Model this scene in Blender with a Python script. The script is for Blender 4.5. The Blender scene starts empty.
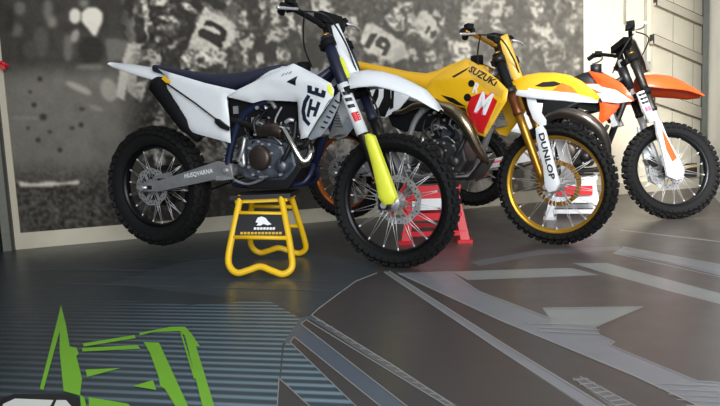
import bpy, bmesh, math, random
import numpy as np
from mathutils import Vector, Matrix
from mathutils.bvhtree import BVHTree
random.seed(4)
C = bpy.context.scene.collection
PI = math.pi

# ------------------------------------------------------------------ camera
FPX, PITCH, ROLL, CH = 561.63, 0.10055, -0.04505, 0.61588
cp_, sp_ = math.cos(PITCH), math.sin(PITCH)
cr_, sr_ = math.cos(ROLL), math.sin(ROLL)
FW = Vector((0, cp_, -sp_)); RI = Vector((1, 0, 0)); UP = Vector((0, sp_, cp_))
CR = cr_ * RI + sr_ * UP
CU = -sr_ * RI + cr_ * UP
CO = Vector((0, 0, CH))
def ray(u, v):
    return FW + CR * ((u - 360) / FPX) - CU * ((v - 203) / FPX)
def on_floor(u, v, z=0.0):
    d = ray(u, v); return CO + d * ((z - CH) / d.z)
def to_px(p):
    d = Vector(p) - CO; z = d.dot(FW)
    return 360 + FPX * d.dot(CR) / z, 203 - FPX * d.dot(CU) / z
def on_plane(u, v, p0, n):
    d = ray(u, v); return CO + d * ((p0 - CO).dot(n) / d.dot(n))
cam = bpy.data.cameras.new('camera'); co = bpy.data.objects.new('camera', cam); C.objects.link(co)
co.matrix_world = Matrix((
    (CR.x, CU.x, -FW.x, CO.x), (CR.y, CU.y, -FW.y, CO.y), (CR.z, CU.z, -FW.z, CO.z), (0, 0, 0, 1)))
cam.sensor_width = 36; cam.lens = 36 * FPX / 720; cam.clip_end = 60
bpy.context.scene.camera = co

# ------------------------------------------------------------------ materials
def lin(c):
    return tuple((x / 255 / 12.92) if x / 255 <= .04045 else ((x / 255 + .055) / 1.055) ** 2.4 for x in c) + (1,)
MATS = {}
def mat(name, rgb, rough=.5, metal=0.0, spec=.5, noise=.08, scale=30, coat=0, bump=0, bscale=200):
    m = bpy.data.materials.new(name); m.use_nodes = True
    nt = m.node_tree; b = nt.nodes['Principled BSDF']
    b.inputs['Base Color'].default_value = lin(rgb)
    b.inputs['Roughness'].default_value = rough; b.inputs['Metallic'].default_value = metal
    b.inputs['Specular IOR Level'].default_value = spec
    b.inputs['Coat Weight'].default_value = coat
    tc = nt.nodes.new('ShaderNodeTexCoord')
    if noise:
        n = nt.nodes.new('ShaderNodeTexNoise'); n.inputs['Scale'].default_value = scale; n.inputs['Detail'].default_value = 4
        nt.links.new(tc.outputs['Object'], n.inputs['Vector'])
        mx = nt.nodes.new('ShaderNodeMix'); mx.data_type = 'RGBA'
        c = lin(rgb)
        mx.inputs['A'].default_value = tuple(x * (1 - noise * 2) for x in c[:3]) + (1,)
        mx.inputs['B'].default_value = tuple(min(1, x * (1 + noise * 2)) for x in c[:3]) + (1,)
        nt.links.new(n.outputs['Fac'], mx.inputs['Factor']); nt.links.new(mx.outputs['Result'], b.inputs['Base Color'])
    if bump:
        n2 = nt.nodes.new('ShaderNodeTexNoise'); n2.inputs['Scale'].default_value = bscale
        nt.links.new(tc.outputs['Object'], n2.inputs['Vector'])
        bp = nt.nodes.new('ShaderNodeBump'); bp.inputs['Strength'].default_value = bump; bp.inputs['Distance'].default_value = .002
        nt.links.new(n2.outputs['Fac'], bp.inputs['Height']); nt.links.new(bp.outputs['Normal'], b.inputs['Normal'])
    MATS[name] = m
    return m
mat('rubber', (19, 19, 20), .78, spec=.25, noise=.15, bump=.3)
mat('black_plastic', (19, 20, 23), .45)
mat('matte_black', (13, 14, 16), .75, spec=.2)
mat('black_rim', (22, 23, 26), .3, .6)
mat('gold_rim', (206, 158, 48), .28, .75)
mat('orange_rim', (186, 100, 38), .32, .7)
mat('gold_disc', (190, 140, 50), .4, .7)
mat('steel', (200, 200, 202), .35, .65)
mat('bright_alloy', (212, 210, 208), .45, .25)
mat('chrome', (205, 202, 196), .12, 1.0)
mat('alloy', (160, 162, 164), .5, .6, noise=.15, scale=18)
mat('cast_alloy', (104, 110, 122), .4, .7, noise=.4, scale=22)
mat('engine_grey', (74, 74, 76), .42, .7, noise=.4, scale=24)
mat('dark_metal', (52, 50, 48), .4, .75, noise=.2)
mat('cover_bronze', (78, 68, 62), .38, .7, noise=.12)
mat('pipe_bronze', (140, 128, 108), .24, .95, noise=.15, scale=9)
mat('pipe_grey', (104, 98, 92), .28, .9, noise=.15, scale=9)
mat('white_plastic', (226, 230, 234), .32, coat=.2, noise=.015)
mat('navy', (22, 28, 50), .5, noise=.08)
mat('seat_navy', (25, 30, 52), .7, noise=.12, bump=.4, bscale=400)
mat('frame_blue', (26, 34, 62), .4, .2)
mat('neon_yellow', (226, 232, 66), .45, noise=.02)
mat('yellow_plastic', (238, 186, 26), .35, coat=.2, noise=.02)
mat('gold_graphic', (214, 170, 60), .35, noise=.04)
mat('seat_yellow', (234, 180, 26), .6, noise=.03)
mat('red_graphic', (205, 26, 34), .35, noise=.03)
mat('red_plastic', (214, 18, 38), .38, noise=.03)
mat('pink_graphic', (226, 92, 120), .4, noise=.03)
mat('orange_plastic', (240, 82, 28), .36, coat=.2, noise=.02)
mat('orange_graphic', (244, 120, 36), .36, noise=.02)
mat('stand_yellow', (236, 190, 22), .38, noise=.06, scale=12)
mat('stand_white', (214, 216, 220), .45, noise=.03)
mat('stand_grey', (132, 138, 146), .5, noise=.05)
mat('label_white', (236, 238, 240), .5, noise=.0)
mat('ink_black', (14, 14, 18), .45, noise=.0)
mat('smoke_grey', (120, 116, 108), .4, noise=.06)
mat('fork_brown', (116, 66, 40), .3, .55, noise=.08)
mat('gold_anodised', (176, 130, 50), .3, .75, noise=.06)
mat('spring_white', (190, 190, 186), .4, noise=.04)
mat('hose', (18, 18, 20), .5)

# ------------------------------------------------------------------ mesh builder
class MB:
    def __init__(s, m='black_plastic'):
        s.bm = bmesh.new(); s.mats = []; s.idx = 0; s.m(m)
    def m(s, name):
        if name not in s.mats: s.mats.append(name)
        s.idx = s.mats.index(name); return s
    def face(s, vs, smooth=True):
        try:
            f = s.bm.faces.new(vs); f.material_index = s.idx; f.smooth = smooth; return f
        except ValueError:
            return None
    def box(s, c, d, rot=None, taper=1.0):
        c = Vector(c); vs = []
        for z in (-1, 1):
            k = taper if z > 0 else 1
            for x, y in ((-1, -1), (1, -1), (1, 1), (-1, 1)):
                p = Vector((x * d[0] / 2 * k, y * d[1] / 2 * k, z * d[2] / 2))
                if rot is not None: p = rot @ p
                vs.append(s.bm.verts.new(c + p))
        for q in ((3, 2, 1, 0), (4, 5, 6, 7), (0, 1, 5, 4), (1, 2, 6, 5), (2, 3, 7, 6), (3, 0, 4, 7)):
            s.face([vs[i] for i in q], False)
        return s
    def bar(s, a, b, w, h):
        a = Vector(a); b = Vector(b); d = b - a
        s.box((a + b) / 2, (w, h, d.length), d.to_track_quat('Z', 'Y').to_matrix()); return s
    def tube(s, pts, r, n=10, closed=False, cap=True, smooth_path=0):
        pts = [Vector(p) for p in pts]
        rs = list(r) if isinstance(r, (list, tuple)) else [r] * len(pts)
        if smooth_path:
            P2, R2 = [], []
            L = len(pts); rng = L if closed else L - 1
            for i in range(rng):
                p0 = pts[(i - 1) % L] if (closed or i > 0) else pts[0]
                p1 = pts[i]; p2 = pts[(i + 1) % L]
                p3 = pts[(i + 2) % L] if (closed or i + 2 < L) else pts[-1]
                for k in range(smooth_path):
                    t = k / smooth_path
                    P2.append(.5 * ((2 * p1) + (p2 - p0) * t + (2 * p0 - 5 * p1 + 4 * p2 - p3) * t * t + (3 * p1 - p0 - 3 * p2 + p3) * t ** 3))
                    R2.append(rs[i] * (1 - t) + rs[(i + 1) % L] * t)
            if not closed: P2.append(pts[-1]); R2.append(rs[-1])
            pts, rs = P2, R2
        L = len(pts); rings = []; nrm = None
        for i, p in enumerate(pts):
            if closed: t = (pts[(i + 1) % L] - pts[i - 1])
            else: t = pts[min(i + 1, L - 1)] - pts[max(i - 1, 0)]
            if t.length < 1e-9: t = Vector((0, 0, 1))
            t.normalize()
            if nrm is None:
                nrm = t.cross(Vector((0, 0, 1)))
                if nrm.length < .1: nrm = t.cross(Vector((0, 1, 0)))
            nrm = (nrm - t * nrm.dot(t)).normalized(); bn = t.cross(nrm)
            rings.append([s.bm.verts.new(p + (nrm * math.cos(a) + bn * math.sin(a)) * rs[i]) for a in [2 * PI * k / n for k in range(n)]])
        for i in range(L if closed else L - 1):
            A, B = rings[i], rings[(i + 1) % L]
            for k in range(n): s.face((A[k], A[(k + 1) % n], B[(k + 1) % n], B[k]))
        if cap and not closed:
            s.face(rings[0][::-1], False); s.face(rings[-1], False)
        return s
    def cyl(s, a, b, r, r2=None, n=20):
        return s.tube([a, b], [r, r if r2 is None else r2], n)
    def lathe(s, prof, c=(0, 0, 0), seg=48, closed=True, mats=None):
        """profile (r, y) turned about the Y axis through c"""
        c = Vector(c); rings = []
        for k in range(seg):
            a = 2 * PI * k / seg
            rings.append([s.bm.verts.new(c + Vector((r * math.cos(a), y, r * math.sin(a)))) for r, y in prof])
        n = len(prof)
        for k in range(seg):
            A, B = rings[k], rings[(k + 1) % seg]
            for i in range(n if closed else n - 1):
                j = (i + 1) % n
                s.face((A[i], A[j], B[j], B[i]))
        return s
    def disc(s, c, r, y0, y1, seg=28, r0=0.0):
        """solid disc or ring about Y"""
        if r0 > 0: return s.lathe([(r0, y0), (r, y0), (r, y1), (r0, y1)], c, seg)
        return s.cyl(Vector(c) + Vector((0, y0, 0)), Vector(c) + Vector((0, y1, 0)), r, n=seg)
    def prism(s, poly, y0, y1, bevel=0.0):
        """outline of (x, z) pushed from y0 to y1"""
        A = [s.bm.verts.new((p[0], y0, p[1])) for p in poly]; B = [s.bm.verts.new((p[0], y1, p[1])) for p in poly]
        fs = [s.face(A, False), s.face(B[::-1], False)]
        n = len(poly); es = []
        for i in range(n):
            f = s.face((A[i], B[i], B[(i + 1) % n], A[(i + 1) % n]), False)
        if bevel:
            es = [e for f in fs if f for e in f.edges]
            try: bmesh.ops.bevel(s.bm, geom=list(set(es)), offset=bevel, segments=2, affect='EDGES', profile=.6)
            except Exception: pass
        return s
    def panel(s, pts, sgn, thick=.004, bulge=.01, soft=.04, res=.035, back=None):
        """outline of (x, y, z) points filled as a curved, thick plastic shell; sgn is its outer side"""
        t = bmesh.new(); vs = [t.verts.new(Vector(p)) for p in pts]
        t.faces.new(vs); t.normal_update(); bmesh.ops.triangulate(t, faces=t.faces[:], quad_method='BEAUTY', ngon_method='EAR_CLIP')
        for _ in range(6):
            es = [e for e in t.edges if e.calc_length() > res]
            if not es: break
            bmesh.ops.subdivide_edges(t, edges=es, cuts=1)
            bmesh.ops.triangulate(t, faces=t.faces[:])
        bmesh.ops.beautify_fill(t, faces=t.faces[:], edges=[e for e in t.edges if not e.is_boundary])
        seg = [(Vector((pts[i][0], pts[i][2])), Vector((pts[(i + 1) % len(pts)][0], pts[(i + 1) % len(pts)][2]))) for i in range(len(pts))]
        def dist(v):
            q = Vector((v.co.x, v.co.z)); best = 9
            for a, b in seg:
                d = b - a; l = d.length_squared
                k = 0 if l == 0 else max(0, min(1, (q - a).dot(d) / l))
                best = min(best, (q - a - d * k).length)
            return best
        dd = {v: dist(v) for v in t.verts}
        for v, d in dd.items():
            k = min(1, d / soft); v.co.y += sgn * bulge * math.sqrt(max(0, 1 - (1 - k) ** 2))
        bedges = [e for e in t.edges if e.is_boundary]
        mp = {v: s.bm.verts.new(v.co) for v in t.verts}
        mq = {v: s.bm.verts.new(v.co - Vector((0, sgn * thick, 0))) for v in t.verts}
        for f in t.faces:
            vv = [mp[v] for v in f.verts]; nrm = f.normal.y
            if nrm * sgn < 0: vv = vv[::-1]
            s.face(vv); s.face([mq[v] for v in (f.verts if nrm * sgn < 0 else list(f.verts)[::-1])])
        for e in bedges:
            a, b = e.verts
            s.face((mp[a], mp[b], mq[b], mq[a]), False)
            for x in (mp, mq):
                ed = s.bm.edges.get((x[a], x[b]))
                if ed: ed.smooth = False
        t.free(); return s
    def bvh(s):
        s.bm.verts.ensure_lookup_table(); s.bm.faces.ensure_lookup_table(); s.bm.verts.index_update()
        return BVHTree.FromPolygons([v.co.copy() for v in s.bm.verts], [[v.index for v in f.verts] for f in s.bm.faces])
    def decal(s, loops, sgn, m, lift=.0018, tree=None, res=.012):
        """flat printed shapes laid on the outer side of what is already built; loops = list of (x, z) outlines"""
        tree = tree or s.bvh(); s.m(m)
        for poly in loops:
            t = bmesh.new(); vs = [t.verts.new((p[0], 0, p[1])) for p in poly]
            try: t.faces.new(vs)
            except ValueError: continue
            t.normal_update(); bmesh.ops.triangulate(t, faces=t.faces[:], ngon_method='EAR_CLIP')
            s._drop(t, tree, sgn, lift, res)
        return s
    def _drop(s, t, tree, sgn, lift, res):
        for _ in range(6):
            es = [e for e in t.edges if e.calc_length() > res]
            if not es: break
            bmesh.ops.subdivide_edges(t, edges=es, cuts=1); bmesh.ops.triangulate(t, faces=t.faces[:])
        mp = {}
        for v in t.verts:
            h = tree.ray_cast(Vector((v.co.x, sgn * 2, v.co.z)), Vector((0, -sgn, 0)))
            if h[0] is None: mp[v] = None
            else: mp[v] = s.bm.verts.new((v.co.x, h[0].y + sgn * lift, v.co.z))
        for f in t.faces:
            vv = [mp[v] for v in f.verts]
            if None in vv: continue
            n = f.normal.y
            s.face(vv if n * sgn > 0 else vv[::-1])
        t.free()
    def text_on(s, body, p0, p1, size, sgn, m, shear=0, bold=.02, lift=.002, tree=None, squash=None):
        """lettering laid on the surface along p0 -> p1 (x, z)"""
        tree = tree or s.bvh(); s.m(m)
        vs, fs, w = glyphs(body, bold, shear)
        p0 = Vector(p0); d = Vector(p1) - p0; L = d.length; d.normalize(); u = Vector((-d.y, d.x))
        k = L / w
        t = bmesh.new(); bv = [t.verts.new(((p0 + d * x * k + u * y * size).x, 0, (p0 + d * x * k + u * y * size).y)) for x, y in vs]
        for f in fs:
            try: t.faces.new([bv[i] for i in f])
            except ValueError: pass
        t.normal_update()
        s._drop(t, tree, sgn, lift + .0012, .012); return s
    def build(s, name, parent=None, matrix=None, mirror=False):
        me = bpy.data.meshes.new(name)
        if mirror:
            for v in s.bm.verts: v.co.y *= -1
            bmesh.ops.reverse_faces(s.bm, faces=s.bm.faces[:])
        s.bm.normal_update(); s.bm.to_mesh(me); s.bm.free()
        for n in s.mats: me.materials.append(MATS[n])
        o = bpy.data.objects.new(name, me); C.objects.link(o)
        if parent is not None: o.parent = parent
        if matrix is not None: o.matrix_local = matrix
        return o
_G = {}
def glyphs(body, bold=.02, shear=0):
    k = (body, bold, shear)
    if k in _G: return _G[k]
    cu = bpy.data.curves.new('lettering', 'FONT'); cu.body = body; cu.size = 1; cu.offset = bold; cu.shear = shear; cu.resolution_u = 2
    o = bpy.data.objects.new('lettering', cu); C.objects.link(o)
    dg = bpy.context.evaluated_depsgraph_get(); me = o.evaluated_get(dg).to_mesh()
    vs = [(v.co.x, v.co.y) for v in me.vertices]; fs = [tuple(p.vertices) for p in me.polygons]
    x0 = min(v[0] for v in vs); x1 = max(v[0] for v in vs); y0 = min(v[1] for v in vs); y1 = max(v[1] for v in vs)
    vs = [(x - x0, (y - y0) / (y1 - y0)) for x, y in vs]
    o.evaluated_get(dg).to_mesh_clear(); bpy.data.objects.remove(o); bpy.data.curves.remove(cu)
    _G[k] = (vs, fs, x1 - x0); return _G[k]

def tag(o, label=None, cat=None, group=None, kind=None):
    if label: o['label'] = label
    if cat: o['category'] = cat
    if group: o['group'] = group
    if kind: o['kind'] = kind
    return o
def empty(name, loc, rz=0):
    o = bpy.data.objects.new(name, None); C.objects.link(o); o.location = loc; o.rotation_euler = (0, 0, rz)
    o.empty_display_size = .1; return o
# ------------------------------------------------------------------ the room
def struct(o): o['kind'] = 'structure'; return o
W0 = on_floor(14.6, 250.5); W1 = on_floor(615, 195.5)
WD = (W1 - W0).normalized(); WN = Vector((WD.y, -WD.x, 0))      # WN points to the camera
W0 = W0 - WN * .06; W1 = W1 - WN * .06
def on_wall(u, v, off=0.0):
    p = on_plane(u, v, W0 + WN * off, WN); return p
def wl(p): return (p - W0).dot(WD), p.z                          # along the wall, height
WM = Matrix(((WD.x, WN.x, 0, W0.x), (WD.y, WN.y, 0, W0.y), (0, 0, 1, 0), (0, 0, 0, 1)))   # local (along, out, up)
XR = wl(on_wall(704, 185))[0]
MT = 2.55                                                        # wall height
def simple(name, rgb, **k): return mat(name, rgb, **k)
simple('cream_paint', (234, 225, 203), rough=.6, noise=.03, scale=2)
simple('board_paint', (204, 196, 176), rough=.6, noise=.06, scale=6)
simple('plywood', (206, 200, 182), rough=.6, noise=.08, scale=4)
simple('plywood_rail', (190, 182, 166), rough=.6, noise=.05, scale=10)
simple('conduit', (176, 172, 158), rough=.5)
simple('post_grey', (120, 122, 112), rough=.5, metal=.3)
simple('post_dark', (66, 72, 62), rough=.5)
simple('side_panel', (228, 229, 230), rough=.5, noise=.03)
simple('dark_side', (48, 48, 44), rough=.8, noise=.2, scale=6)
simple('joint_dark', (58, 54, 46), rough=.7)

# wall (plain, cream) behind everything
b = MB('cream_paint'); b.box((XR / 2 - .6, -.05, MT / 2), (XR + 1.6, .10, MT)); wall = struct(b.build('wall_back', matrix=WM))
# white border and base board round the mural
tl = wl(on_wall(20.5, 233, .02)); bh = tl[1]; mx0 = tl[0]
mx1 = wl(on_wall(584.5, 100, .02))[0]
b = MB('board_paint'); b.box((XR / 2, .014, bh / 2), (XR, .026, bh)); struct(b.build('baseboard_back', matrix=WM))
b = MB('board_paint'); b.box((mx0 / 2, .013, (MT + bh) / 2), (mx0, .024, MT - bh)); struct(b.build('trim_1', matrix=WM))
b = MB('post_grey'); b.box((-.035, .02, MT / 2), (.068, .08, MT)); b.m('joint_dark'); b.box((-.008, .03, MT / 2), (.014, .075, MT)); struct(b.build('trim_2', matrix=WM))

# side wall on the left, only its far end is seen
b = MB('dark_side'); b.box((-.12, 1.2, MT / 2), (.08, 2.6, MT)); struct(b.build('wall_left', matrix=WM))

# ---- the mural: a black and white photograph of a crowd of riders, printed on the wall
TW, TH = 720, 300
yy, xx = np.mgrid[0:TH, -40:TW - 40].astype(float)
rs = np.random.RandomState(3)
def vnoise(sc, seed, aspect=1.0):
    r = np.random.RandomState(seed); gx = int(TW / sc) + 4; gy = int(TH / (sc * aspect)) + 4
    g = r.rand(gy, gx); x = (xx + 40) / sc; y = yy / (sc * aspect)
    xi = x.astype(int); yi = y.astype(int); fx = x - xi; fy = y - yi; fx = fx * fx * (3 - 2 * fx); fy = fy * fy * (3 - 2 * fy)
    return (g[yi, xi] * (1 - fx) + g[yi, xi + 1] * fx) * (1 - fy) + (g[yi + 1, xi] * (1 - fx) + g[yi + 1, xi + 1] * fx) * fy
def smooth(a, n=1):
    for _ in range(n):
        a = (np.roll(a, 1, 0) + a * 2 + np.roll(a, -1, 0)) / 4; a = (np.roll(a, 1, 1) + a * 2 + np.roll(a, -1, 1)) / 4
    return a
def inside(poly):
    m = np.zeros((TH, TW), bool); n = len(poly)
    for i in range(n):
        x0, y0 = poly[i]; x1, y1 = poly[(i + 1) % n]
        if y0 == y1: continue
        c = ((yy < y0) != (yy < y1)) & (xx < (x1 - x0) * (yy - y0) / (y1 - y0) + x0)
        m ^= c
    return m
def ell(cx, cy, rx, ry, a=0):
    c, s = math.cos(a), math.sin(a); dx = xx - cx; dy = yy - cy
    return ((dx * c + dy * s) / rx) ** 2 + ((-dx * s + dy * c) / ry) ** 2 < 1
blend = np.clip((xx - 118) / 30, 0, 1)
dark = 50 + np.clip((xx - 150) / 330, 0, 1) * 74  # darks paler to the right, veil glare put into the tones
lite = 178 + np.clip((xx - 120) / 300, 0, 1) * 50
n1 = vnoise(21, 1, 1.4) * .38 + vnoise(9, 2, 1.5) * .31 + vnoise(4.2, 5, 1.3) * .22 + vnoise(2.4, 6, 1.2) * .09
crowd = dark + (lite - dark) * np.clip((n1 - (.585 + .02 * np.clip((xx - 480) / 60, 0, 1))) * 20, 0, 1) * (.50 + .38 * vnoise(6, 8))
crowd += (vnoise(5, 9) - .5) * 16
far = 52 + 12 * vnoise(30, 11) + np.clip((yy - 60) / 20, 0, 1) * 40
far += (vnoise(9, 12) - .5) * 10
T = far * (1 - blend) + crowd * blend
def put(m, v, soft=0):
    global T
    a = smooth(m.astype(float), soft) if soft else m.astype(float)
    T = T * (1 - a) + v * a
# blurred spectators, far left
for cx, cy, rx, ry, v in ((20, 8, 6, 7, 98), (16, 30, 7, 7, 90), (48, 10, 5, 11, 100), (52, 22, 5, 6, 118), (41, 42, 8, 16, 78), (30, 50, 7, 10, 70), (68, 48, 5, 14, 98), (84, 3, 5, 5, 120), (10, 20, 4, 14, 48)):
    put(ell(cx, cy, rx, ry), v, 6)
put(inside([(105, 38), (135, 40), (136, 58), (108, 62)]), 100, 4)
put(ell(75, 16, 6, 8), 196, 2); put(ell(92, 17, 11, 10), 206, 2); put(inside([(83, 22), (102, 22), (95, 38)]), 200, 2)
put(ell(75, 36, 4, 7, .3), 138, 3); put(ell(91, 50, 13, 14), 48, 4); put(ell(90, 67, 14, 3), 104, 3)
put(ell(79, 88, 14, 3.4, .42), 148, 3); put(ell(109, 90, 8, 12, -.3), 142, 3); put(ell(96, 108, 8, 2.5, .4), 128, 3)
for cx, cy, r in ((40, 79, 3), (30, 92, 2), (34, 105, 3), (43, 117, 4), (82, 109, 2.4), (81, 125, 3), (72, 128, 2.4), (50, 132, 2.2), (38, 140, 3), (60, 150, 3), (28, 128, 2)):
    put(ell(cx, cy, r, r * .8), 56, 1)
put(ell(25, 118, 16, 1.6), 116, 2)
# soil below
soil = 62 + (vnoise(2.2, 21) - .5) * 46 + (vnoise(6, 22) - .5) * 20
k = np.clip((yy - 160) / 28, 0, 1) * (1 - np.clip((xx - 300) / 60, 0, 1)); T = T * (1 - k) + soil * k
put(inside([(18, 181), (34, 184), (50, 181), (62, 183), (80, 180), (79, 184), (60, 185), (48, 187), (34, 187), (20, 186)]), 176, 1)
# a leafy edge and riders at the left
put(inside([(126, 44), (146, 42), (134, 62), (128, 80), (124, 100), (116, 96), (120, 70)]), 168, 1)
put(inside([(140, 0), (146, 0), (150, 24), (152, 34), (147, 42), (145, 30), (142, 14)]), 196, 1)
put(inside([(134, 2), (137, 6), (134, 18), (132, 14)]), 120, 1)
put(inside([(146, 0), (228, 0), (200, 60), (180, 62), (146, 44), (150, 20)]), 54, 2)
put(ell(157, 1, 9, 5), 190, 1)
put(inside([(156, 18), (166, 13), (174, 16), (180, 26), (172, 23), (162, 19)]), 186, 1)
put(inside([(158, 26), (172, 24), (177, 33), (170, 36), (162, 31)]), 104, 2); put(ell(159, 28.5, 3, 2), 190, 1); put(ell(158, 38, 2.4, 1.4), 176, 1)
put(inside([(167, 5), (174, 3), (176, 6), (170, 8), (168, 12), (166, 10)]), 178, 1)
put(inside([(166, 48), (176, 39), (178, 41), (168, 51)]), 150, 1)
put(inside([(181, 0), (188, 4), (198, 12), (196, 14), (184, 8)]), 200, 1)
# the jersey with a large number
put(inside([(205, 6), (222, 14), (237, 23), (233, 38), (226, 47), (221, 62), (205, 68), (180, 62), (184, 54), (194, 30), (198, 14)]), 184, 1)
put(inside([(199, 0), (205, 2), (236, 20), (234, 23), (204, 7)]), 120, 1)
for q in ([(204, 25), (206, 21), (212, 21), (222, 26), (227, 32), (225, 41), (220, 43), (200, 36), (198, 32), (202, 28), (214, 33), (221, 35), (221, 32), (214, 27)],
          [(204, 33), (208, 33), (223, 44), (221, 49), (212, 43), (199, 36), (199, 32)]):
    put(inside(q), 58, 0)
put(inside([(192, 42), (197, 46), (195, 54), (192, 50)]), 66, 1); put(ell(207, 56, 5, 6), 206, 1); put(ell(200, 60, 3, 4), 70, 1)
put(inside([(222, 10), (232, 2), (244, 6), (248, 26), (240, 30), (230, 16)]), 92, 2); put(inside([(239, 10), (246, 12), (248, 27), (240, 24)]), 184, 1)
put(inside([(259, 0), (267, 0), (264, 22), (260, 26)]), 164, 1); put(inside([(268, 0), (279, 0), (278, 22), (273, 28)]), 188, 1)
put(inside([(248, 0), (258, 0), (262, 26), (250, 32)]), 66, 1)
put(inside([(240, 40), (250, 36), (255, 44), (248, 52), (246, 66), (239, 50)]), 176, 1); put(inside([(251, 32), (258, 35), (256, 40), (250, 35)]), 184, 1)
put(inside([(256, 34), (266, 30), (276, 44), (290, 50), (286, 60), (262, 66), (252, 58)]), 64, 2)
put(inside([(264, 34), (272, 28), (288, 27), (290, 36), (280, 42), (268, 42)]), 178, 1)
put(inside([(276, 48), (288, 48), (292, 56), (280, 62)]), 190, 1); put(inside([(255, 54), (262, 52), (266, 62), (256, 66)]), 182, 1)
put(inside([(292, 6), (308, 4), (320, 12), (322, 22), (312, 34), (302, 22)]), 98, 2); put(inside([(310, 0), (330, 0), (334, 10), (322, 24), (314, 12)]), 206, 1)
put(inside([(334, 12), (346, 14), (356, 30), (352, 46), (342, 40)]), 176, 2); put(inside([(350, 18), (356, 16), (358, 36), (354, 40)]), 200, 1)
for q_, v_ in (([(300, 44), (312, 36), (322, 42), (326, 60), (312, 70), (302, 60)], 72), ([(284, 0), (294, 0), (291, 12), (296, 28), (290, 30), (284, 14)], 190), ([(345, 44), (356, 44), (360, 58), (348, 60)], 96),
               ([(405, 44), (428, 46), (436, 60), (420, 68), (408, 62)], 100), ([(408, 48), (414, 46), (418, 58), (412, 62)], 190), ([(424, 52), (432, 50), (436, 58), (428, 62)], 200),
               ([(398, 0), (446, 0), (444, 12), (424, 8), (404, 10)], 116), ([(404, 2), (410, 4), (408, 12), (402, 8)], 206), ([(500, 40), (520, 36), (528, 60), (510, 74), (500, 60)], 118), ([(512, 44), (518, 42), (522, 62), (516, 64)], 196),
               ([(548, 40), (556, 44), (552, 60), (546, 56)], 122), ([(570, 40), (582, 42), (580, 72), (568, 70)], 122), ([(572, 60), (578, 58), (580, 68), (574, 72)], 200), ([(546, 8), (556, 16), (560, 28), (550, 26)], 126),
               ([(232, 44), (240, 40), (246, 70), (232, 74)], 80), ([(128, 60), (140, 50), (152, 54), (160, 66), (150, 76), (140, 100), (128, 92)], 150), ([(138, 62), (150, 60), (146, 80), (136, 84)], 70)): put(inside(q_), v_, 1)
# break the drawn edges up like cloth and mud, then the numbers on top
def warp(amp, seed):
    global T
    dx = (vnoise(6, seed) - .5) * amp + (vnoise(2.6, seed + 1) - .5) * amp * .5; dy = (vnoise(6, seed + 2) - .5) * amp + (vnoise(2.6, seed + 3) - .5) * amp * .5
    k = np.clip((xx - 120) / 10, 0, 1)
    jj = np.clip((xx + 40 + dx * k), 0, TW - 1).astype(int); ii = np.clip(yy + dy * k, 0, TH - 1).astype(int); T = T[ii, jj]
# riders with numbers, middle
put(inside([(344, 0), (400, 0), (392, 12), (372, 28), (356, 12)]), 104, 3)
put(inside([(386, 16), (394, 8), (402, 14), (404, 28), (392, 30)]), 212, 1)
put(inside([(366, 24), (374, 24), (402, 42), (412, 56), (394, 64), (364, 50), (362, 36)]), 212, 1)
for q in ([(371, 33), (378, 34), (369, 49), (364, 47)], [(380, 36), (387, 38), (391, 45), (386, 56), (381, 56), (384, 50), (376, 46), (376, 41)]):
    put(inside(q), 92, 0)
put(ell(383.5, 44.5, 1.6, 1.8), 210, 0)
put(inside([(389, 28), (404, 30), (402, 38), (396, 40)]), 92, 1); put(inside([(396, 50), (404, 46), (404, 60), (396, 70), (392, 64)]), 88, 1)
put(inside([(408, 14), (414, 10), (416, 30), (408, 34)]), 196, 1); put(inside([(416, 18), (424, 10), (434, 18), (438, 34), (432, 44), (422, 36), (416, 30)]), 218, 1)
for q in ([(418, 24), (424, 27), (421, 31), (417, 29)], [(429, 25), (431, 28), (427, 34), (425, 32)], [(431, 32), (436, 30), (437, 35), (433, 39), (430, 37)]):
    put(inside(q), 104, 0)
put(inside([(445, 0), (462, 0), (460, 40), (448, 36)]), 118, 2)
put(inside([(446, 40), (470, 42), (472, 60), (458, 66), (448, 52)]), 226, 1); put(inside([(438, 20), (444, 18), (444, 28)]), 210, 1)
put(inside([(462, 8), (474, 0), (488, 2), (480, 14), (474, 24), (462, 34), (460, 20)]), 214, 1)
put(inside([(476, 16), (488, 4), (489, 14), (482, 26), (474, 30)]), 134, 1)
put(inside([(490, 0), (504, 0), (500, 24), (508, 32), (494, 30), (488, 20)]), 222, 1); put(inside([(504, 6), (512, 4), (512, 14), (506, 18)]), 196, 1)
put(inside([(528, 0), (544, 0), (542, 14), (534, 18)]), 226, 1); put(inside([(530, 20), (538, 22), (540, 34), (532, 30)]), 216, 1)
put(inside([(536, 28), (546, 24), (553, 30), (546, 40), (538, 36)]), 218, 1); put(inside([(553, 0), (562, 0), (560, 10), (556, 14)]), 194, 2)
put(inside([(563, 24), (572, 12), (576, 18), (566, 32)]), 190, 2); put(inside([(575, 8), (584, 2), (584, 14), (578, 24)]), 184, 2)
put(ell(560, 44, 4, 6), 190, 2); put(inside([(531, 38), (540, 42), (536, 50), (530, 46)]), 214, 1)
warp(4, 40)
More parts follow.
